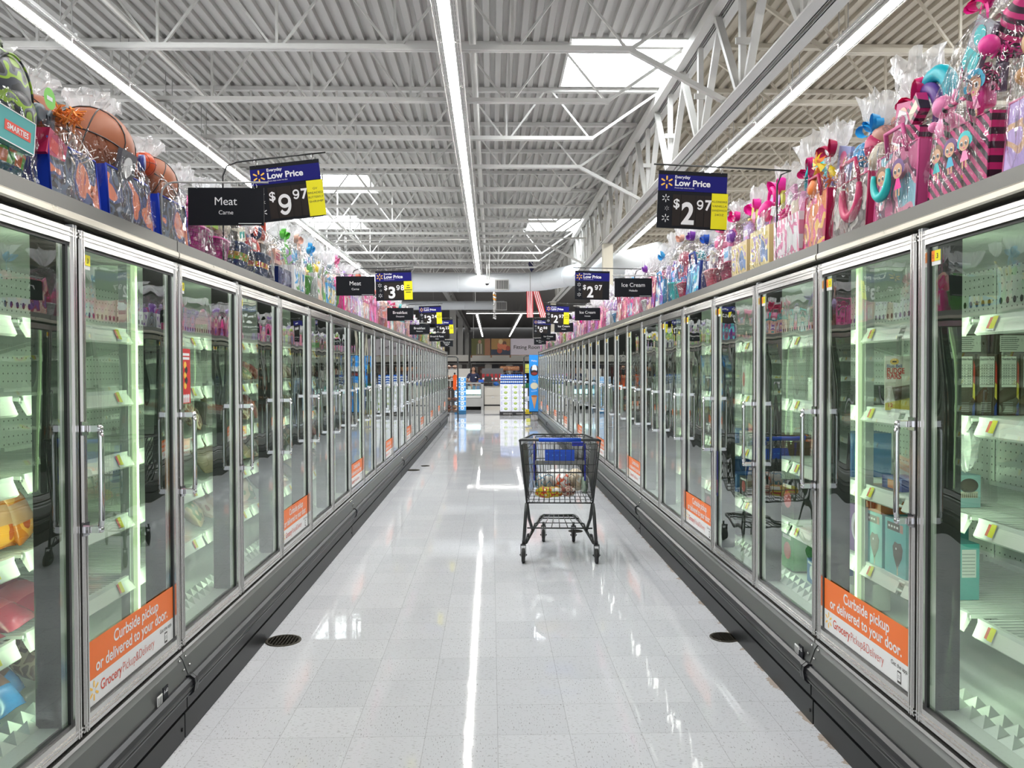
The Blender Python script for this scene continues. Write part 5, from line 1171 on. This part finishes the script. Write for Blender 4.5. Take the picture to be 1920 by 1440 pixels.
    groc('snack_bag', 'yellow and red snack bag lying at the front of the cart basket', (-.085, .14, .545), (.125, .075, .045), foil((.72, .60, .02)), foil((.60, .05, .02)), .1)
    groc('candy_bag', 'white bag with red and orange print in the middle of the cart', (.025, .26, .60), (.07, .10, .085), clear, foil((.68, .10, .03)), .2)
    groc('salad_bag', 'blue and white bag on the left in the cart', (-.115, .30, .60), (.095, .12, .075), clear, foil((.1, .35, .55)), -.2)
    groc('chips_bag', 'small brown and red snack bag beside the cream pack in the cart', (.07, .14, .55), (.06, .06, .045), foil((.25, .06, .04)), foil((.55, .45, .35)), .5)
    groc('roll_pack', 'plain white pack at the far end of the cart basket', (.0, .56, .62), (.13, .12, .06), clear, mat('pack_grey', (.55, .56, .58), .3), .0)
    groc('green_bottle_pack', 'clear green pack against the right side of the cart', (.205, .20, .60), (.03, .10, .075), foil((.35, .42, .34)), foil((.2, .32, .22)), 0)
cart()

# ------------------------------------------------------------------ ducts, flags, dome
def duct(lb, pts, r, vent):
    t = thing('air_duct', lb, 'air duct')
    mb = MB().tube(pts, r, 28); mb.build('pipe', [M['duct']], t)
    mb = MB()
    for i in range(len(pts) - 1):
        a, b = Vector(pts[i]), Vector(pts[i + 1]); L_ = (b - a).length; d = (b - a) / L_
        for k_ in range(int(L_ / 1.5)): c = a + d * (k_ * 1.5 + .4); mb.tube([c, c + d * .03], r + .008, 28)
    mb.build('joint_ring', [M['duct']], t)
    for x in (pts[0][0] + 2, -2.4, .2): MB().tube([(x, pts[0][1], pts[0][2] + r - .02), (x, pts[0][1], DECK + .03)], .01, 6).build('hanger', [M['galv']], t)
    mb = MB(); x, y, z, w_, h = vent
    mb.box((x - w_ / 2, y - .02, z - h / 2), (x + w_ / 2, y + .1, z + h / 2), 0); mb.box((x - w_ / 2 + .03, y - .025, z - h / 2 + .03), (x + w_ / 2 - .03, y - .018, z + h / 2 - .03), 1)
    for i in range(7): mb.box((x - w_ / 2 + .05 + i * (w_ - .1) / 6.5, y - .03, z - h / 2 + .03), (x - w_ / 2 + .065 + i * (w_ - .1) / 6.5, y - .024, z + h / 2 - .03), 0)
    mb.build('vent_grille', [M['galv'], mat('vent_dark', (.05, .05, .05), .6)], t)
duct('large white round duct crossing above the aisle end and bending to the right', [(-9, 26.8, 4.47), (0.9, 26.8, 4.47), (1.35, 26.65, 4.47), (1.75, 26.25, 4.47), (2.35, 24.6, 4.42), (2.7, 22.8, 4.30), (3.2, 20.5, 4.2), (3.9, 18.6, 4.2)], .315, (.36, 26.5, 4.36, .46, .34))
duct('small white round duct behind the large one', [(-6, 33.4, 4.24), (.55, 33.4, 4.24)], .185, (.42, 33.2, 4.20, .46, .36))
for x, y, lb in ((1.17, 26.0, 'red and white striped flag streamer hanging below the big duct'), ):
    t = thing('flag', lb, 'flag', (x, y, 0))
    mb = MB(); n = 7
    for j in range(2):
        for i in range(n):
            x0 = -.02 + j * .20 + i * .03; sl = .25 * j + .02
            vs = [(x0 + .03 * q + sl * (1 - zz) * .9 * (.35 + .65 * j), .03 * math.sin(zz * 7 + j * 2 + i), 3.25 + .85 * zz) for zz in [k_ / 6 for k_ in range(7)] for q in (0, 1)]
            mb.add(vs, [(2 * k_, 2 * k_ + 1, 2 * k_ + 3, 2 * k_ + 2) for k_ in range(6)], i % 2)
    mb.build('stripe_cloth', [mat('flag_red', (.60, .02, .03), .6), mat('flag_white', (.85, .82, .80), .6)], t)
    MB().tube([(.1, .0, 4.1), (.1, 0, 4.95)], .012, 6).build('pole', [M['galv']], t)
    MB().ball((.13, 0, 4.90), .12, 0, 8, 6, .7, .5, 1.2, .3, random.Random(2)).build('blue_canton', [mat('flag_navy', (.015, .015, .06), .6)], t)
mb = MB()
for i in range(16):
    a = i * .55; z = 3.3 + i * .065; mb.bar((.05 * math.cos(a), .05 * math.sin(a), z), (-.05 * math.cos(a), -.05 * math.sin(a), z + .05), .05, .05, i % 2 if i > 8 else 2)
mb.tube([(0, 0, 4.3), (0, 0, DECK + .03)], .004, 4, 2)
tag(mb.build('hanging_spiral', [ORG and mat('spiral_orange', (.7, .3, .05), .5), M['wht'], M['galv']], None, (.12, 27.5, .0)), 'thin twisted spiral decoration hanging left of the flag', 'decoration')
t = thing('dome_camera', 'dome security camera hanging on a white rod in front of the duct', 'security camera', (-.12, 24.5, 0))
MB().tube([(0, 0, 4.30), (0, 0, DECK)], .014, 6).build('rod', [M['steel']], t)
MB().lathe([(.0, 4.30), (.085, 4.28), (.09, 4.20), (.06, 4.18), (.0, 4.18)], 16).build('housing', [M['wht']], t)
MB().ball((0, 0, 4.185), .06, 0, 14, 8).build('dome', [M['black']], t)

# ------------------------------------------------------------------ aisle end
def wire_rack(lb, x0, x1, y0, y1, z0, z1, levels):
    t = thing('wire_rack', lb, 'display rack', ((x0 + x1) / 2, (y0 + y1) / 2, 0)); hx, hy = (x1 - x0) / 2, (y1 - y0) / 2
    mb = MB()
    for sy in (-1, 1): mb.tube([(-hx, sy * hy, .0), (-hx, sy * hy, z1 - .05), (-hx + .05, sy * hy, z1), (hx - .05, sy * hy, z1), (hx, sy * hy, z1 - .05), (hx, sy * hy, .0)], .013, 8)
    for sx in (-1, 1): 
        for z in (z0, z1 - .1): mb.tube([(sx * hx, -hy, z), (sx * hx, hy, z)], .01, 6)
    mb.build('frame', [M['cartm']], t)
    for z in levels:
        mb = MB()
        for i in range(13): mb.tube([(-hx + 2 * hx * i / 12, -hy, z), (-hx + 2 * hx * i / 12, hy, z)], .004, 4)
        for y in (-hy, 0, hy): mb.tube([(-hx, y, z), (hx, y, z)], .006, 5)
        mb.tube([(-hx, -hy, z + .06), (hx, -hy, z + .06)], .006, 5); mb.build('wire_shelf', [M['cartm']], t)
    return t
LV = [.30, .62, .95, 1.28, 1.58]
wire_rack('tall wire bread rack at the far end of the left freezer row', -1.36, -1.00, 23.75, 24.25, .28, 1.95, LV)
for i, z in enumerate(LV):
    for j in range(2):
        for k_ in range(2 if i else 3):
            mb = MB().ball((0, 0, .055), .08, 0, 12, 8, 1.0, 1.3, .68, .04, B); c = [(.20, .09, .05), (.28, .14, .08), (.15, .06, .05), (.32, .2, .12)][(i + j + k_) % 4]
            tag(mb.build('bread_loaf', [foil(c)], None, (-1.27 + j * .18, 23.90 + (k_ % 2) * .22, z + .006 + (.1 if k_ == 2 else 0))), 'bagged loaf, bread rack level %s, %s%s' % (ordn(i + 1), ['left', 'right'][j], [' front', ' back', ' top'][k_]), 'bread', 'loaves on the bread rack')
mb = MB(); mb.poly([(-.045, 0, 0), (.05, 0, -.02), (.065, 0, .30), (-.02, 0, .33)], 0); mb.poly([(-.05, 0, -.10), (.0, 0, -.16), (.06, 0, -.10), (.03, 0, 0), (-.03, 0, 0)], 0); mb.ball((.0, .0, .35), .03, 1, 8, 5)
mb.box((-.05, .001, -.1), (.05, .02, .3), 0)
tag(mb.build('orange_tag', [mat('safety_orange', (.95, .12, .01), .5), M['black']], None, (-1.08, 23.70, 1.10)), 'bright orange hanging tag on the bread rack', 'tag')
def packs():
    n = 0
    for x in (-1.19, -.99):
        for lv in range(7):
            n += 1
            mb = MB(); w_, h = .19, .165
            mb.box((-w_ / 2, -.14, 0), (w_ / 2, .14, h), 0)
            mb.disc((-.03, -.1406, h * .5), .06, 1, n=16, ry=.9); mb.disc((-.03, -.1410, h * .5), .035, 2, n=14); mb.box((-w_ / 2, -.1404, h * .86), (w_ / 2, -.14, h), 1); mb.box((.05, -.1405, .02), (.09, -.14, h * .8), 3)
            tag(mb.build('drink_pack', [mat('pack_sky', (.16, .45, .82), .3), M['wht'], mat('pack_grey_blue', (.3, .4, .5), .4), mat('pack_blue', (.03, .25, .7), .3)], None, (x, 28.25, .135 + lv * .168)), 'blue and white drink pack, %s layer of the %s column by the glass counter' % (ordn(lv + 1), 'left' if x < -1.1 else 'right'), 'drink pack', 'drink packs beside the glass counter')
    tag(MB().prism([(-.15, .0), (-.17, .13), (.17, .13), (.15, 0)], -.2, .2).build('drink_pallet', [mat('base_blue', (.01, .10, .22), .5)], None, (-1.09, 28.25, 0)), 'dark blue pallet base under the stacked drink packs', 'pallet')
packs()
t = thing('display_counter', 'grey glass-front display counter lit inside, left of the cream cabinet', 'counter', (-.80, 31.4, 0))
mb = MB(); mb.box((-.55, -.30, .14), (.47, .30, .50), 0); mb.box((.40, -.32, .0), (.50, .30, 1.06), 0); mb.box((-.55, -.32, 1.02), (.50, .30, 1.07), 0); mb.box((-.55, -.32, .48), (.42, .30, .56), 1); mb.box((-.55, .1, 0), (.4, .28, .14), 2)
mb.build('cabinet', [mat('counter_grey', (.34, .34, .33), .4), mat('counter_light', (.6, .6, .58), .4), M['recess']], t)
MB().poly([(-.55, -.29, .56), (.40, -.29, .56), (.40, -.29, 1.02), (-.55, -.29, 1.02)]).build('glass_front', [M['glass']], t)
mb = MB(); mb.box((-.5, .20, .60), (.38, .22, .78)); mb.build('light_panel', [mat('case_glow', (.72, .97, 1.0), .5, emit=1.6)], t)
for i, (x, c) in enumerate(((-.42, TEAL), (-.24, (.05, .2, .4)), (-.05, WHT), (.12, (.1, .3, .5)), (.28, (.02, .15, .45)))):
    tag(MB().box((-.06, -.04, 0), (.06, .04, .13 + .02 * (i % 2))).build('boxed_item', [pm(c)], None, (-.80 + x, 31.3, .80)), 'small boxed item inside the lit glass counter, %s from the left' % ordn(i + 1), 'box', 'boxes inside the glass counter')
MB().box((-.55, -.12, .785), (.40, .25, .80)).build('glass_shelf', [M['wht']], t)
t = thing('drawer_cabinet', 'cream two-drawer service cabinet under the register', 'cabinet', (.045, 31.45, 0))
MB().box((-.315, -.28, .05), (.34, .28, .90)).build('body', [M['cream']], t)
MB().box((-.34, -.32, .90), (.36, .30, .925)).build('top', [mat('cabinet_top', (.35, .33, .30), .4)], t)
for z0, z1, in ((.56, .88), (.22, .55)):
    d = MB().box((-.31, -.30, z0), (.33, -.28, z1)).build('drawer', [M['cream']], t); MB().box((-.04, -.315, (z0 + z1) / 2 + .11), (.06, -.30, (z0 + z1) / 2 + .125)).build('pull', [M['handle']], d)
MB().box((-.32, -.30, .16), (.34, -.28, .205)).build('kick_strip', [M['recess']], t); MB().box((-.32, -.29, .0), (.34, -.2, .16)).build('plinth', [M['cream']], t)
t = thing('cash_register', 'black cash register on the cream cabinet', 'register', (-.12, 31.4, .925))
MB().prism([(-.14, 0), (.16, 0), (.16, .12), (-.14, .06)], -.16, .16).build('keyboard', [M['black']], t); MB().box((-.15, .0, .16), (.13, .03, .38)).build('screen', [M['black']], t); MB().box((-.02, .03, .1), (.02, .06, .3)).build('stand', [M['black']], t)
tag(MB().ball((0, 0, .08), .09, 0, 10, 7, 1.2, .8, .9, .15, B).build('crumpled_bag', [mat('bag_blue', (.02, .12, .45), .4)], None, (.19, 31.5, .93)), 'small blue bag beside the cash register', 'bag')
tag(MB().box((-.10, -.06, 0), (.10, .06, .11)).build('blue_box', [mat('box_blue', (.01, .1, .5), .4)], None, (-.40, 31.35, 1.07)), 'blue box on the counter beside the standing clerk', 'box')
t = thing('panel_rack', 'grey panel with hooks behind the register', 'display rack', (.02, 32.4, 0)); MB().box((-.40, 0, 0), (.46, .05, 1.62)).build('panel', [mat('panel_grey', (.12, .12, .125), .5)], t)
for i in range(5): 
    mb = MB(); mb.box((-.055, -.06, 0), (.055, 0, .28)); mb.box((-.04, -.061, .05), (.04, -.06, .12), 1)
    tag(mb.build('red_packet', [mat('packet_red', (.38, .015, .02), .4), M['wht']], None, (-.32 + .17 * i, 32.404, 1.12)), 'dark red packet hanging behind the register, %s from the left' % ordn(i + 1), 'packet', 'red packets behind the register')
# pallet of white cartons with drink cans on top
t = thing('pallet', 'black plastic pallet under the white cartons', 'pallet', (.78, 27.6, 0))
MB().box((-.50, -.32, .09), (.50, .32, .13)).build('deck', [M['black']], t)
for x in (-.44, 0, .44): MB().box((x - .06, -.32, 0), (x + .06, .32, .09)).build('foot', [M['black']], t)
cols3 = [(.30, .68), (.685, .955), (.96, 1.24)]
for ci, (xa, xb) in enumerate(cols3):
    for lv in range(5):
        mb = MB(); w_ = xb - xa - .006; h = .182
        mb.box((-w_ / 2, 0, 0), (w_ / 2, .55, h), 0); mb.disc((0, -.0006, h * .52), .062, 1, n=16, ry=.72); mb.disc((0, -.001, h * .58), .048, 2, n=14, ry=.5)
        for i in range(3): mb.box((-w_ * .46, -.0006, h * (.3 + .2 * i)), (-w_ * .30, 0, h * (.3 + .2 * i) + .02), 3); mb.box((w_ * .3, -.0006, h * (.25 + .2 * i)), (w_ * .44, 0, h * (.25 + .2 * i) + .015), 3)
        tag(mb.build('produce_carton', [mat('carton_white', (.72, .73, .80), .5), mat('print_green', (.18, .32, .05), .5), mat('print_lime', (.5, .55, .2), .5), mat('print_violet', (.42, .42, .62), .5)], None, ((xa + xb) / 2, 27.32, .132 + lv * .186)), 'white carton with green fruit picture, %s layer from the floor in the %s column' % (ORD[lv], ['left', 'middle', 'right'][ci]), 'carton', 'white cartons on the pallet')
can = MB().lathe([(.022, 0), (.030, .008), (.030, .145), (.022, .158), (0, .158)], 12, 0); can.lathe([(.0303, .05), (.0303, .10)], 12, 1)
canm = can.mesh('drink_can', [mat('can_blue', (.02, .13, .55), .25, .3), mat('can_white', (.7, .75, .85), .3)])
n = 0
for lv in range(2):
    for i in range(13):
        n += 1; o = bpy.data.objects.new('drink_can', canm); COL.objects.link(o); o.location = (.34 + i * .069, 27.42, 1.066 + lv * .178)
        tag(o, 'blue drink can on the white cartons, %s row, %s from the left' % (['lower', 'upper'][lv], ordn(i + 1)), 'can', 'blue cans on the cartons')
    tag(MB().box((.31, 27.36, 0), (1.24, 27.86, .018)).build('can_tray', [M['wht']], None, (0, 0, 1.064 - .018 + lv * .178)), 'white cardboard tray under the %s row of cans' % ['lower', 'upper'][lv], 'tray')
# blue ice-cream standee and the wire rack behind it
t = thing('ice_cream_standee', 'tall bright blue ice cream standee at the far end of the right freezer row', 'standee', (1.29, 24.15, 0)); mb = MB()
mb.box((-.15, -.03, .30), (.15, .03, 2.0), 0); y = -.0308
mb.text('Melty', .075, (0, y, 1.80), 1, width=.17); mb.text('Top', .06, (.0, y, 1.21), 1, width=.09); mb.text('Crunch', .06, (.0, y, .90), 1, U=(-.15, 0, .98), R=(.98, 0, .15), width=.17)
mb.disc((.01, y, 1.60), .085, 1, n=20, ry=1.25); mb.disc((.0, y - .001, 1.46), .115, 2, n=20, ry=.75); mb.disc((.01, y - .002, 1.44), .09, 3, n=18, ry=.45); mb.tube([(-.07, y, 1.66), (-.105, y, 1.56), (-.10, y, 1.48)], .018, 6, 2); mb.tube([(.08, y, 1.68), (.11, y, 1.58), (.105, y, 1.48)], .018, 6, 2)
mb.disc((.0, y, 1.07), .115, 4, n=24, ry=.9); mb.disc((.0, y - .001, 1.07), .09, 5, n=20, ry=.9)
mb.poly([(-.09, y, .76), (.09, y, .76), (.015, y, .40), (.0, y, .38)], 6); mb.disc((0, y - .001, .76), .09, 7, n=20, ry=.35)
mb.build('board', [mat('standee_blue', (.02, .27, .75), .4), M['wht'], mat('choc', (.035, .015, .012), .4), mat('sauce', (.25, .03, .025), .4), mat('vanilla', (.62, .58, .42), .5), mat('vanilla_light', (.7, .66, .5), .5), mat('cone_tan', (.62, .30, .13), .5), mat('cone_inside', (.35, .13, .05), .5)], t)
MB().box((-.15, .03, .26), (.15, .12, .30)).build('base', [M['black']], t)
for x in (-.12, .12): MB().tube([(x, .07, 0), (x, .07, .27)], .012, 6).build('leg', [M['cartm']], t)
wire_rack('wire rack with yellow packs behind the blue standee', 1.0, 1.45, 24.35, 24.8, .15, 1.98, [.2, .6, 1.0, 1.45])
for i, (z, c, cn) in enumerate(((.21, YEL, 'yellow'), (.61, WHT, 'white'), (1.01, DGRN, 'green'), (1.46, (.65, .62, .1), 'yellow-green'), (1.60, (.65, .62, .1), 'lemon'))):
    tag(MB().box((-.09, -.1, 0), (.09, .1, .13)).build('snack_pack', [pm(c)], None, (1.13, 24.55, z)), '%s snack pack on the wire rack behind the blue standee' % cn, 'snack pack', 'packs on the wire rack')
tag(MB().box((-.06, -.03, 0), (.06, .03, .10)).build('yellow_pack', [pm((.75, .72, .15))], None, (1.10, 23.95, .0)), 'pale yellow pack on the floor by the wire rack', 'snack pack')

# ------------------------------------------------------------------ store beyond the aisle
t = thing('hanging_sign', 'long hanging sign reading Fitting Room with two photo panels', 'sign', (1.1, 36.4, 0))
zb, zt = 2.24, 2.98; xa = -2.0
def panel(nm, x0, x1, mats, fn=None):
    mb = MB(); mb.box((x0, -.03, zb), (x1, .03, zt), 0)
    if fn: fn(mb, x0, x1)
    mb.build(nm, mats, t)
def ph1(mb, x0, x1):
    y = -.031; c = (x0 + x1) / 2 - .05
    mb.box((c + .22, y, zb), (x1, y + .0005, zt), 1); mb.poly([(c - .17, y, zb), (c + .17, y, zb), (c + .13, y, zb + .50), (c - .13, y, zb + .50)], 2); mb.disc((c, y - .001, zb + .60), .075, 3, n=14, ry=1.2)
    for sx in (-1, 1): mb.box((c + sx * .06 - .025, y - .002, zb + .05), (c + sx * .06 + .025, y - .001, zb + .52), 4)
def ph2(mb, x0, x1):
    y = -.031; c = (x0 + x1) / 2; mb.box((x0, y, zb), (x1, y + .0005, zb + .25), 1)
    for dx, z, r, m_ in ((-.02, .42, .14, 2), (.0, .60, .10, 3), (.17, .52, .09, 4), (.18, .35, .12, 2), (.33, .3, .1, 5), (-.05, .2, .12, 5)): mb.disc((c + dx, y - .001 - dx * .001, zb + z), r, m_, n=12, ry=1.15)
panel('photo_panel', xa, xa + .86, [mat('photo_olive', (.10, .10, .02), .5), M['wood'], mat('coat', (.13, .12, .09), .6), M['skin'], mat('scarf', (.5, .45, .33), .6)], ph1)
panel('photo_panel', xa + .90, xa + 1.76, [mat('photo_amber', (.35, .19, .05), .5), mat('photo_navy', (.02, .03, .06), .5), mat('photo_coral', (.6, .17, .08), .5), mat('blonde', (.6, .42, .2), .5), mat('dark_hair', (.12, .05, .03), .5), mat('photo_red', (.35, .06, .03), .5)], ph2)
panel('text_panel', xa + 1.78, xa + 3.75, [mat('sign_lilac', (.66, .60, .66), .5), M['ink']], lambda mb, x0, x1: mb.text('Fitting Room', .235, (x0 + .14, -.031, zb + .27), 1, align='l', bold=.012, width=1.24))
mb = MB()
for x in (-2.0, -1.1, -.24, .9, 1.7): mb.box((x - .03, -.035, zb - .12), (x + .03, .035, zb))
mb.box((-2.02, -.035, zb - .02), (1.77, .035, zb)); mb.build('lower_rail', [M['wood']], t)
mb = MB()
for x in (-1.9, .8): mb.tube([(x, 0, zt - .05), (x, 0, DECK + .04)], .012, 6)
mb.build('hanger', [M['steel']], t)
for i, (x0, x1) in enumerate(((-9, -5.2), (-5.1, -1.1), (-1.0, 3.0), (3.1, 7))):
    t = thing('clothing_wall', 'cream-topped clothing wall behind the counters, %s section from the left' % ORD[i], 'store fixture', ((x0 + x1) / 2, 38.5, 0)); hw = (x1 - x0) / 2
    MB().box((-hw, 0, 1.98), (hw, .25, 2.28)).build('header', [mat('header_cream', (.80, .77, .70), .5)], t); MB().box((-hw, .2, 0), (hw, .3, 2.0)).build('backboard', [mat('backboard', (.10, .09, .085), .6)], t)
    mb = MB().tube([(-hw, -.1, 1.86), (hw, -.1, 1.86)], .02, 6)
    for sx in (-1, 1): mb.tube([(sx * hw * .98, -.1, 0), (sx * hw * .98, -.1, 1.86)], .02, 6)
    mb.build('rail', [M['galv']], t)
    for j in range(int(2 * hw / .335)):
        x = x0 + .19 + j * .335; c = B.choice([(.03, .03, .035), (.10, .06, .05), (.18, .13, .12), (.05, .06, .09), (.22, .20, .18), (.12, .03, .03), (.3, .28, .25)])
        mb = MB(); k_ = B.uniform(.8, 1.0); mb.prism([(0, 0), (.13, 0), (.11, .75 * k_), (.04, .8 * k_), (.03, .8 * k_)], -.10, .10); mb.prism([(.0, .35), (.1, .35), (.1, .78 * k_), (.02, .78 * k_)], -.16, -.10); mb.prism([(.0, .35), (.1, .35), (.1, .78 * k_), (.02, .78 * k_)], .10, .16)
        mb.box((-.05, -.003, .35), (.05, 0, .5), 1)
        tag(mb.build('hanging_garment', [pm(c, .8), pm(tuple(min(.8, q * 2.2 + .03) for q in c), .8)], None, (x, 38.28, 1.05)), 'dark garment hanging on section %s of the clothing wall, %s from the left' % (ORD[i], ordn(j + 1)), 'garment', 'garments on the clothing wall')
t = thing('cream_board', 'blank cream board on legs behind the clerk', 'board', (-.95, 34.6, 0)); MB().box((-.9, -.05, 1.1), (.16, 0, 1.62)).build('board', [mat('board_cream', (.78, .75, .70), .5)], t)
for x in (-.8, .06): MB().box((x - .02, -.03, 0), (x + .02, 0, 1.1)).build('leg', [M['galv']], t)
for i, (x, lb) in enumerate(((-1.45, 'low clothing rack left of the clerk'), (.9, 'low clothing rack behind the white cartons'), (2.3, 'low clothing rack right of the blue standee'))):
    t = thing('clothing_rack', lb, 'clothing rack', (x, 35.2, 0)); MB().tube([(-.45, 0, 0), (-.45, 0, 1.45), (.45, 0, 1.45), (.45, 0, 0)], .018, 6).build('frame', [M['galv']], t)
    for j in range(5):
        mb = MB(); mb.prism([(-.16, 0), (.16, 0), (.13, .62), (.03, .68), (-.03, .68), (-.13, .62)], -.03, .05)
        tag(mb.build('hanging_garment', [pm(B.choice([(.03, .03, .03), (.2, .16, .13), (.4, .37, .33), (.1, .05, .05)]), .8)], None, (x - .36 + j * .18, 35.2, .76)), 'garment on the %s, %s from the left' % (lb, ORD[j]), 'garment', 'garments on the low racks')
t = thing('header_bolster', 'long brown upholstered roll raised on a stand behind the cans', 'display', (.76, 33.2, 0))
MB().tube([(-.40, 0, 1.62), (-.37, 0, 1.62), (.37, 0, 1.62), (.40, 0, 1.62)], [.06, .095, .095, .06], 14).build('roll', [m_blotch(((.36, .15, .07), (.5, .25, .13), (.3, .12, .06)), 5)], t)
MB().tube([(0, 0, 0), (0, 0, 1.55)], .02, 6).build('stand', [M['galv']], t)
tag(MB().box((-.21, 0, 0), (.21, .03, .20)).build('black_sign', [M['black']], None, (-.53, 38.672, 1.74)), 'small black sign high on the clothing wall behind the clerk', 'sign')
# ------------------------------------------------------------------ the clerk
def clerk():
    t = thing('person', 'person with dark hair in a navy vest standing behind the glass counter', 'person', (-.72, 32.18, 0), .06)
    def skin(name, joints, edges, mt, sub=2, parent=t):
        me = bpy.data.meshes.new(name); me.from_pydata([j[0] for j in joints], edges, []); me.materials.append(mt)
        o = bpy.data.objects.new(name, me); COL.objects.link(o); o.parent = parent
        md = o.modifiers.new('skin', 'SKIN'); md.use_smooth_shade = True
        sv = me.skin_vertices[0].data
        for i, j in enumerate(joints): sv[i].radius = (j[1], j[2] if len(j) > 2 else j[1]); sv[i].use_root = i == 0
        md2 = o.modifiers.new('sub', 'SUBSURF'); md2.levels = sub; md2.render_levels = sub; return o
    J = [((0, 0, .92), .15, .11), ((0, 0, 1.10), .135, .10), ((0, 0, 1.28), .16, .11), ((0, 0, 1.38), .10, .08), ((0, -.01, 1.46), .05, .05), ((0, -.02, 1.55), .072, .085), ((0, -.02, 1.63), .07, .085)]
    E_ = [(0, 1), (1, 2), (2, 3), (3, 4), (4, 5), (5, 6)]
    for s_ in (-1, 1):
        b = len(J); J += [((s_ * .18, 0, 1.36), .055), ((s_ * .25, -.02, 1.13), .043), ((s_ * .21, -.24, 1.105), .034), ((s_ * .17, -.33, 1.095), .026), ((s_ * .16, -.40, 1.092), .036, .018)]
        E_ += [(3, b), (b, b + 1), (b + 1, b + 2), (b + 2, b + 3), (b + 3, b + 4)]
        b = len(J); J += [((s_ * .09, 0, .82), .085), ((s_ * .095, -.01, .48), .058), ((s_ * .095, .01, .09), .042), ((s_ * .10, -.12, .03), .035, .028)]
        E_ += [(0, b), (b, b + 1), (b + 1, b + 2), (b + 2, b + 3)]
    skin('body', J, E_, M['skin'])
    for s_ in (-1, 1):
        for i in range(5):
            if i < 4:
                x = s_ * (.133 + i * .018); L_ = [.055, .07, .075, .065][i]
                F = [((x, -.415, 1.095), .0095), ((x - s_ * .002, -.42 - L_ * .5, 1.094), .009), ((x - s_ * .006, -.42 - L_, 1.083), .0075)]
            else: F = [((s_ * .135, -.38, 1.092), .011), ((s_ * .11, -.405, 1.09), .010), ((s_ * .098, -.43, 1.085), .008)]
            skin('finger', F, [(0, 1), (1, 2)], M['skin'], 1)
    V = [((0, 0, .90), .165, .125), ((0, 0, 1.10), .15, .115), ((0, 0, 1.27), .175, .125), ((0, .005, 1.375), .12, .095)]
    E2 = [(0, 1), (1, 2), (2, 3)]
    for s_ in (-1, 1):
        b = len(V); V += [((s_ * .18, 0, 1.365), .068), ((s_ * .235, -.01, 1.20), .06)]; E2 += [(3, b), (b, b + 1)]
    skin('vest', V, E2, M['cloth'])
    mb = MB(); mb.ball((0, .02, 1.61), .118, 0, 16, 10, 1.0, .98, 1.10)
    for s_ in (-1, 1): mb.ball((s_ * .098, .01, 1.50), .048, 0, 10, 8, .75, .9, 2.4)
    mb.xf(Matrix.Identity(4)); hair = mb.build('hair', [M['hair']], t)
    mb = MB(); f = lambda c, r, m_, **k: mb.ball(c, r, m_, 12, 8, **k)
    f((0, -.078, 1.585), .070, 0, sx=1.0, sy=.62, sz=1.2); f((0, -.124, 1.58), .013, 0, sz=1.5)
    for s_ in (-1, 1): f((s_ * .027, -.113, 1.603), .011, 1, sz=.7); f((s_ * .027, -.122, 1.603), .0055, 2); mb.box((s_ * .027 - .015, -.120, 1.622), (s_ * .027 + .015, -.110, 1.625), 2)
    mb.tube([(-.022, -.112, 1.547), (0, -.119, 1.543), (.022, -.112, 1.547)], .005, 6, 3); mb.build('face', [M['skin'], M['wht'], M['hair'], mat('lips', (.35, .09, .08), .5)], t)
    MB().box((.06, -.132, 1.24), (.12, -.126, 1.28)).build('name_badge', [M['wht']], t)
clerk()
